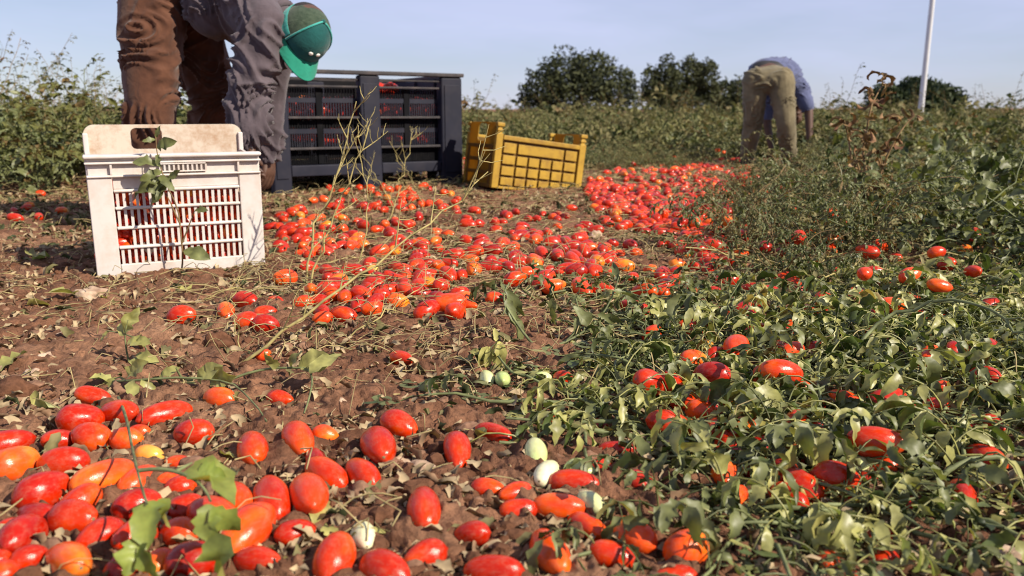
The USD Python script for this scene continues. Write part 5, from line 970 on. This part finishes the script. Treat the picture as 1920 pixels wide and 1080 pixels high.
shoot('shoot', 'thin weed with green leaves growing in front of the white crate', [[(340, 513, -0.03), (342, 470, -0.05), (335, 400, -0.06), (312, 345, -0.07), (297, 300, -0.07), (292, 255, -0.06)], [(338, 420, -0.06), (322, 385, -0.06), (305, 355, -0.08)], [(342, 455, -0.05), (365, 395, -0.06)]],
      [((300, 335, -.07), (244, 362, -.09)), ((312, 345, -.07), (275, 385, -.1)), ((315, 340, -.07), (330, 318, -.09)), ((298, 310, -.07), (252, 298, -.1)), ((294, 275, -.06), (325, 262, -.08)), ((292, 262, -.06), (268, 262, -.08)), ((300, 330, -.07), (322, 352, -.1)), ((308, 352, -.07), (290, 372, -.1)), ((304, 322, -.07), (262, 332, -.1)), ((365, 395, -.06), (385, 390, -.08)), ((345, 470, -.05), (388, 478, -.07)), ((296, 290, -.07), (300, 310, -.1)), ((310, 345, -.07), (262, 352, -.1)), ((292, 258, -.06), (300, 238, -.07))], leaf_green, stem_brown, 1, 0.6)
shoot('shoot', 'bright green shoot with big hanging leaves over the left heap of tomatoes', [[(222, 745, .02), (238, 790, .05), (250, 850, .075), (262, 900, .085), (275, 945, .085)], [(262, 882, .085), (320, 882, .09), (365, 900, .09), (395, 940, .085)], [(330, 884, .09), (360, 868, .09)]],
      [((285, 938, .085), (268, 1020, .06)), ((300, 935, .085), (318, 985, .065)), ((362, 872, .09), (425, 930, .08)), ((372, 880, .09), (418, 892, .085)), ((390, 945, .09), (388, 1010, .065)), ((395, 955, .088), (450, 995, .065)), ((405, 1000, .075), (420, 1090, .04)), ((250, 1010, .06), (235, 1075, .04)), ((265, 1020, .06), (290, 1080, .04))], leaf_bright, stem_green, 2, 0.85, 0.0024, by_height=True)
shoot('shoot', 'trailing green vine with limp leaves on the soil above the left heap', [[(200, 715, .01), (270, 712, .03), (340, 708, .035), (420, 715, .035), (470, 750, .03), (500, 790, .02)], [(430, 712, .035), (520, 690, .05), (570, 690, .05), (585, 720, .04), (570, 775, .02)], [(340, 708, .03), (330, 690, .05)]],
      [((235, 712, .02), (190, 722, .01)), ((240, 705, .03), (268, 678, .06)), ((245, 715, .03), (255, 750, .01)), ((265, 712, .03), (290, 735, .01)), ((300, 708, .03), (330, 688, .05)), ((370, 712, .03), (405, 685, .06)), ((395, 712, .03), (432, 700, .05)), ((520, 690, .05), (500, 664, .08)), ((545, 688, .05), (560, 660, .08)), ((560, 688, .05), (615, 668, .07)), ((580, 700, .05), (636, 655, .08)), ((210, 715, .01), (175, 705, .03)), ((450, 735, .03), (430, 760, .01))], leaf_dusty, stem_green, 3, 0.62, 0.0024, by_height=True)
shoot('shoot', 'small pale green upright shoot on bare soil below the white crate', [[(245, 690, 0), (235, 640, 0.0), (240, 600, 0.0)], [(250, 690, 0), (275, 660, 0), (200, 620, 0.05)]],
      [((235, 625, 0), (250, 578, .0)), ((232, 630, 0), (222, 605, .02)), ((240, 640, 0), (275, 640, -.02)), ((255, 665, 0), (290, 672, -.02)), ((250, 672, 0), (262, 690, -.03)), ((205, 622, .05), (185, 640, .04)), ((268, 650, 0), (282, 632, .01))], leaf_dusty, stem_green, 4, 0.6, 0.002)
shoot('shoot', 'limp green shoot hanging over the soil at the left end of the right vines', [[(1010, 660, 0), (965, 600, .03), (945, 560, .05), (955, 530, .08)], [(1010, 665, 0), (1060, 640, .03), (1085, 600, .05), (1080, 560, .06)], [(1010, 670, 0), (1120, 600, .06), (1160, 520, .1)]],
      [((950, 560, .05), (965, 610, .03)), ((948, 545, .06), (985, 590, .05)), ((955, 580, .04), (985, 640, .02)), ((985, 640, .01), (1000, 660, .0)), ((1085, 590, .05), (1080, 650, .03)), ((1075, 575, .05), (1120, 620, .05)), ((1035, 560, .06), (1040, 610, .05)), ((1120, 590, .06), (1165, 600, .05)), ((1150, 545, .08), (1200, 560, .08)), ((1160, 530, .1), (1150, 490, .12)), ((945, 545, .06), (940, 520, .1))], leaf_green, stem_green, 5, 0.42, 0.003)
shoot('husk', 'cluster of pale green dried husks at the left end of the right vines', [[(905, 700, 0), (915, 660, 0), (935, 640, 0)], [(920, 700, 0), (1010, 670, 0)]],
      [((915, 650, 0), (895, 690, -.01)), ((918, 650, 0), (912, 692, -.01)), ((935, 640, 0), (942, 690, -.01)), ((938, 642, 0), (925, 680, -.01)), ((930, 640, 0), (928, 615, .01)), ((905, 665, 0), (880, 655, .01))], leaf_yellow, stem_green, 6, 0.55, 0.002, 'husk')
for k, (lab, px, py, x1, y1) in enumerate([('large pale leaf standing upright in the right foreground vines', 1362, 885, 1335, 845), ('broad pale leaf folded over the right vines', 1415, 730, 1475, 790), ('long pale leaf hanging over the right vines', 1500, 830, 1535, 895), ('dried pale leaf hanging at the bottom of the right vines', 1470, 905, 1445, 985),
      ('light green leaf over the red tomatoes at the right', 1370, 522, 1420, 570), ('pale lance leaf in the upper right vines', 1650, 600, 1700, 660), ('grey-green leaf hanging above the upright tomato at the right', 1775, 835, 1785, 905)]):
    d0 = at(px, py)[1]; o = atY(px, py, d0 - 0.10); b_ = atY(x1, y1, d0 - 0.11); r = np.random.default_rng(400 + k); o[2] = max(o[2], gz(o[0], o[1]) + 0.02); b_[2] = max(b_[2], gz(b_[0], b_[1]) + 0.01); d = b_ - o; L_ = np.linalg.norm(d)
    t = thing('large_leaf', lab, 'leaf', o); v, f = leaflet(r, L_ * 1.05, L_ * 0.75, 0.4, 0.3); part(t, 'blade', (v @ frame_x(d, N([0.2, -0.7, 0.7])).T, f), leaf_dusty, smooth=True)
    g = gz(o[0], o[1]) - o[2]; part(t, 'leaf_stalk', tube(spline([[0, 0, 0], [-0.1 * d[0], 0.02, g * 0.5], [-0.2 * d[0], 0.03, g]], 6), np.linspace(0.0014, 0.002, 6), 5), stem_green, smooth=True)
# the tall dried brown plant at the right, with curled leaf tips
def dried_plant():
    r = np.random.default_rng(70); o = at(1640, 420); o[1] = o[1]; Y0 = o[1]; t = thing('dried_plant', 'tall dried brown plant with curled withered leaves, right of the far picker', 'plant', o)
    W = lambda px, py, dy=0.0: atY(px, py, Y0 + dy) - o
    for s in ([(1640, 420), (1625, 340), (1618, 280), (1630, 215), (1655, 160)], [(1645, 420), (1650, 330), (1680, 260), (1708, 222)], [(1635, 420), (1600, 320), (1590, 255), (1582, 225)], [(1640, 415), (1655, 340), (1650, 290)], [(1640, 420), (1615, 330), (1600, 280)]):
        part(t, 'stem', tube(spline([W(*p, 0.03 * r.normal()) for p in s], 14), np.linspace(0.006, 0.003, 14), 6), stem_brown, smooth=True)
    for px, py, n in ((1655, 165, 4), (1635, 190, 3), (1645, 200, 3), (1705, 225, 4), (1590, 235, 3), (1605, 240, 3), (1625, 270, 4), (1650, 280, 4), (1640, 310, 5), (1615, 300, 4), (1655, 340, 5), (1630, 350, 6), (1620, 380, 6), (1660, 380, 5), (1690, 265, 2)):
        for q in range(int(n * 1.8)):
            d = N(r.normal(size=3) + [0, 0, 0.2]); v, f = leaflet(r, 0.065 * (0.6 + 0.7 * r.random()), 0.03, 2.6 + 1.2 * r.random(), 0.8); part(t, 'curled_leaf', (v @ frame_x(d, N(r.normal(size=3))).T + W(px, py, 0.05 * r.normal()) + 0.02 * r.normal(size=3), f), leaf_brown, smooth=True)
dried_plant()
def grass_tuft():
    r = np.random.default_rng(71); o = at(1820, 352); t = thing('dry_tuft', 'pale buff tuft of dry grass at the right edge of the field', 'grass tuft', o)
    for k in range(90):
        a = r.random() * 6.283; h = 0.10 + 0.08 * r.random(); b0 = np.array([0.28 * r.normal(), 0.1 * r.normal(), 0]); d = np.array([math.cos(a), math.sin(a), 0]) * (0.04 + 0.08 * r.random())
        part(t, 'blade', tube(spline([b0, b0 + d * 0.4 + [0, 0, h * 0.7], b0 + d + [0, 0, h]], 5), np.linspace(0.003, 0.001, 5), 3), straw_m, smooth=True)
grass_tuft()

# ---------------------------------------------------------------- stones, fallen leaves, clods, straw and litter
def rock(r, s, flat=0.6, sub=2):
    t = trimesh.creation.icosphere(sub, 1.0); v = t.vertices; q = r.random(3) * 50
    v = v * (0.60 + 0.75 * meshkit.noise(v * 1.4 + q, 3) + 0.40 * (meshkit.noise(v * 3.1 + q, 4) - 0.5))[:, None]
    return v * np.array([1.0, 0.65 + 0.5 * r.random(), flat * (0.7 + 0.6 * r.random())]) * s @ rotz(r.random() * 6.28).T, t.faces
r_ = np.random.default_rng(90)
for px, py, w, lab in [(92, 682, 42, 'flat pale brown stone on bare soil at the left'), (60, 705, 34, 'rough tan stone beside the flat one at the left'), (412, 655, 58, 'broad tan clod below the small tomato clump'), (168, 562, 52, 'grey-brown stone left below the white crate'), (128, 632, 30, 'small brown stone on the bare soil left of the pale shoot'),
    (790, 890, 58, 'upright dull purple-brown stone behind the scarred tomato'), (745, 875, 46, 'brown stone next to the upright purple-brown one'), (672, 880, 50, 'grey pinkish stone at the right end of the left heap'), (965, 1020, 62, 'rough brown clod among the tomatoes at lower centre'), (1095, 1000, 55, 'brown clod under the slim slanting tomato'), (770, 845, 26, 'small pale stone right of the glossy pair'),
    (905, 745, 34, 'dark soil lump near the vines at centre'), (1010, 740, 48, 'dark soil lump below the vines, right of the other'), (640, 770, 52, 'pale tan stone on bare soil at the centre left'), (1118, 448, 30, 'pale tan stone right of the middle pile'), (1085, 452, 22, 'small pale stone beside the middle pile'), (1840, 1000, 60, 'earth clod in the bare lower right corner'), (1895, 1060, 60, 'pale earth clod at the lower right corner'), (1700, 1020, 44, 'earth clod under the vines at the lower right'),
    (1790, 960, 36, 'small earth clod right of the vines, lower right'), (20, 745, 60, 'dull brown clod at the left edge'), (270, 610, 26, 'small clod beside the pale shoot'), (540, 610, 40, 'clod right of the small tomato clump'), (850, 715, 30, 'brown clod left of the pale husks')]:
    o = at(px, py); s = w / PF * np.linalg.norm(o - EYE) * 0.55; solo('stone' if 'stone' in lab else 'earth_clod', (lambda q: (q[0] + o + [0, 0, s * 0.12], q[1]))(rock(r_, s, 0.6, 3)), stone_m if ('stone' in lab or 'pale' in lab) else clod_m, lab, 'stone' if 'stone' in lab else 'clod', smooth=60)
for px, py, w, m_, lab in [(75, 575, 34, leaf_yellow, 'yellow fallen leaf on the soil at the left'), (210, 638, 20, leaf_yellow, 'small yellowish leaf near the pale shoot'), (128, 563, 48, leaf_dusty, 'pale green fallen leaf standing on edge, left of the crate corner'), (348, 550, 36, leaf_yellow, 'bright yellow leaf right under the white crate'), (200, 568, 24, leaf_yellow, 'cream leaf beside the grey-brown stone'), (25, 690, 48, leaf_dusty, 'grey-green fallen leaf at the left edge'),
    (75, 495, 52, leaf_dusty, 'long green leaf on the soil left of the crate'), (600, 970, 60, leaf_yellow, 'pale yellow leaf under the large orange-red tomato'), (690, 1010, 66, leaf_yellow, 'yellow withered leaf in the lower left of centre'), (575, 945, 70, litter_m, 'curled buff leaf strip below the large orange-red tomato'), (620, 1010, 36, leaf_yellow, 'small pale green leaf at the lower edge'), (530, 1060, 30, leaf_yellow, 'bright lime leaf at the bottom edge'), (85, 770, 50, leaf_yellow, 'yellow-green leaf bits at the left above the heap'),
    (150, 950, 44, litter_m, 'dry buff leaf on the wrinkled tomato at left'), (425, 862, 44, leaf_yellow, 'pale dry leaf in the middle of the left heap'), (1505, 392, 26, leaf_yellow, 'pale leaf in the tangled strip'), (800, 770, 40, litter_m, 'narrow dry leaf at the centre of bare soil'), (960, 765, 44, litter_m, 'yellow-brown dry leaf below the husks'), (700, 930, 48, leaf_olive, 'dull green leaf by the small white tomato'), (1755, 935, 60, litter_m, 'long dry leaf on soil at the lower right'), (1660, 1075, 52, leaf_dusty, 'green leaf at the bottom edge, right')]:
    o = at(px, py, 0.006); s = w / PF * np.linalg.norm(o - EYE) * 1.1; r = np.random.default_rng(int(px * 7 + py)); v, f = leaflet(r, s, s * 0.6, 0.7, 0.35); v[:, 0] -= s / 2; v = v @ (rotz(r.random() * 6.28) @ rot([1, 0.3, 0], 0.5 * r.normal())).T; v[:, 2] -= v[:, 2].min() - 0.002
    solo('fallen_leaf', (v + o, f), m_, lab, 'leaf', smooth=True)
def density_spots(n, seed, y0=0.62, y1=7.0, xs=0.75, p=1.6):
    r = np.random.default_rng(seed); y = y0 + (y1 - y0) * r.random(n) ** p; x = (r.random(n) - 0.5) * 2 * xs * y * 1.0; return x, y, r
def clods():
    m = MB(); x, y, r = density_spots(15000, 91, p=2.0); z = gz(x, y); big = [rock(r, 1.0, 0.75, 1) for _ in range(32)]; small = [rock(r, 1.0, 0.8, 0) for _ in range(32)]
    s = 0.0025 + 0.011 * r.random(len(x)) ** 3.2; s *= 0.8 + 0.5 * (meshkit.noise(np.stack([x * 3.3, y * 3.3, 0 * x], -1), 77) > 0.45)
    for i in range(len(x)):
        v, f = (big if s[i] > 0.006 else small)[i % 32]; c, sn = math.cos(i * 1.7), math.sin(i * 1.7); m.add(v @ np.array([[c, sn, 0], [-sn, c, 0], [0, 0, 1]]) * s[i] + [x[i], y[i], z[i] + s[i] * 0.25], f)
    return m.mesh()
solo('soil_crumbs', clods(), clod_m, 'loose crumbs and small clods of brown soil over the field', 'soil', kind='stuff', smooth=25)
def pebbles():
    m = MB(); x, y, r = density_spots(900, 95, 0.7, 4.0, 0.7, 1.4); k = (x < 0.25 * y) & (r.random(len(x)) < 0.75); x, y = x[k], y[k]; z = gz(x, y); base = [rock(r, 1.0, 0.65, 2) for _ in range(20)]
    for i in range(len(x)):
        v, f = base[i % 20]; s = 0.005 + 0.014 * r.random() ** 2.2; m.add(v @ rotz(i * 2.1).T * s + [x[i], y[i], z[i] + s * 0.35], f)
    return m.mesh()
solo('pebbles', pebbles(), M('pebble', {'g': ('geometry', {}), 'n': ('noise_texture', {'scale': 120.0, 'detail': 4.0}), 'r': ('rgb_ramp', {'ramp': [(0.0, (0.20, 0.11, 0.07)), (0.5, (0.34, 0.22, 0.145)), (1.0, (0.50, 0.38, 0.28))]}),
    'r2': ('rgb_ramp', {'ramp': [(0.3, (0.6, 0.58, 0.56)), (0.7, (1.2, 1.2, 1.2))]}), 'm': ('mix_color', {'blend_type': 'multiply', 'fac': 1.0, 'use_clamp': False}), 'b': ('bump', {'strength': 0.6, 'distance': 0.004}), 'p': ('principled_bsdf', {'roughness': 0.9, 'specular_ior_level': 0.15})},
    [('g.random_per_island', 'r.fac'), ('g.position', 'n.vector'), ('n.fac', 'r2.fac'), ('r.color', 'm.a'), ('r2.color', 'm.b'), ('m.result', 'p.base_color'), ('n.fac', 'b.height'), ('b.normal', 'p.normal')]), 'small tan pebbles and hard clods scattered over the bare soil at the left', 'pebbles', kind='stuff', smooth=60)
def zone_w(x, y):      # how much straw lies where: most in the middle band and around the stalks
    return np.clip(0.05 + 0.15 * smooth01(1.0, 1.6, y) + 1.1 * np.exp(-(((x + 0.15) / 0.7) ** 2 + ((y - 2.2) / 0.8) ** 2)) + 0.30 * smooth01(2.6, 4.5, y) + 0.2 * smooth01(0.1, 0.6, x) * smooth01(1.5, 2.2, y), 0, 1.6)
def straw():
    m = MB(); x, y, r = density_spots(19000, 92, 0.65, 8.0, 0.72, 1.2); keep = r.random(len(x)) < zone_w(x, y) / 1.3; x, y = x[keep], y[keep]; z = gz(x, y)
    for i in range(len(x)):
        L_ = (0.02 + (0.05 + 0.09 * float(smooth01(1.2, 2.2, y[i]))) * r.random() ** 1.6) * (1 + 0.10 * y[i]); a = r.random() * 6.283; d = np.array([math.cos(a), math.sin(a), 0.0]); up = 0.006 + 0.05 * r.random() ** 3; p = np.array([x[i], y[i], z[i] + 0.004])
        P = [p - d * L_ / 2 + [0, 0, up * r.random()], p + [0.20 * L_ * r.normal(), 0.20 * L_ * r.normal(), up], p + d * L_ / 2 + [0, 0, up * 1.5 * r.random()]]
        m.tube(spline(P, 5) if L_ > 0.05 else P, 0.0004 + 0.0007 * r.random() + 0.00020 * y[i], 3)
    return m.mesh()
solo('straw_litter', straw(), straw_m, 'dry straw and broken stems strewn over the soil', 'straw', kind='stuff', smooth=True)
def litter(n, seed, smin, smax, y0, y1, p, wfun=None, xs=0.72):
    m = MB(); x, y, r = density_spots(n, seed, y0, y1, xs, p)
    if wfun is not None: k = r.random(len(x)) < wfun(x, y); x, y = x[k], y[k]
    z = gz(x, y); base = [leaflet(r, 1.0, 0.45 + 0.2 * r.random(), 0.8 + 1.8 * r.random(), 0.5 + 0.6 * r.random(), 7) for _ in range(30)]
    for i in range(len(x)):
        v, f = base[i % 30]; s = (smin + (smax - smin) * r.random() ** 1.5) * (1 + 0.10 * y[i]); Rm = rotz(r.random() * 6.283) @ rot([1, 0, 0], 0.7 * r.normal()) @ rot([0, 1, 0], 0.5 * r.normal()); q = (v - [0.5, 0, 0]) @ Rm.T * s; q[:, 2] -= q[:, 2].min() * 0.8 + s * 0.03; m.add(q + [x[i], y[i], z[i] + 0.001], f)
    return m.mesh()
solo('leaf_litter', litter(20000, 93, 0.009, 0.034, 0.62, 7.5, 1.9), litter_m, 'withered brown and buff leaf scraps scattered on the soil', 'leaf litter', kind='stuff', smooth=True)
def left_w(x, y): return np.clip(0.55 * np.exp(-(((x - 0.15) / 0.45) ** 2 + ((y - 1.9) / 0.5) ** 2)) + 1.3 * smooth01(2.6, 3.4, y) * smooth01(-0.6, -1.3, x) + 0.30 * smooth01(2.0, 4.0, y) + 0.06 + 0.12 * smooth01(0.2, -0.1, x) + 0.5 * smooth01(0.35, 0.6, x) * smooth01(2.2, 1.0, y), 0, 1)
solo('green_scraps', litter(9500, 94, 0.014, 0.045, 0.65, 8.0, 1.2, left_w), leaf_olive, 'torn green and yellowish leaves lying on the ground', 'leaf litter', kind='stuff', smooth=True)
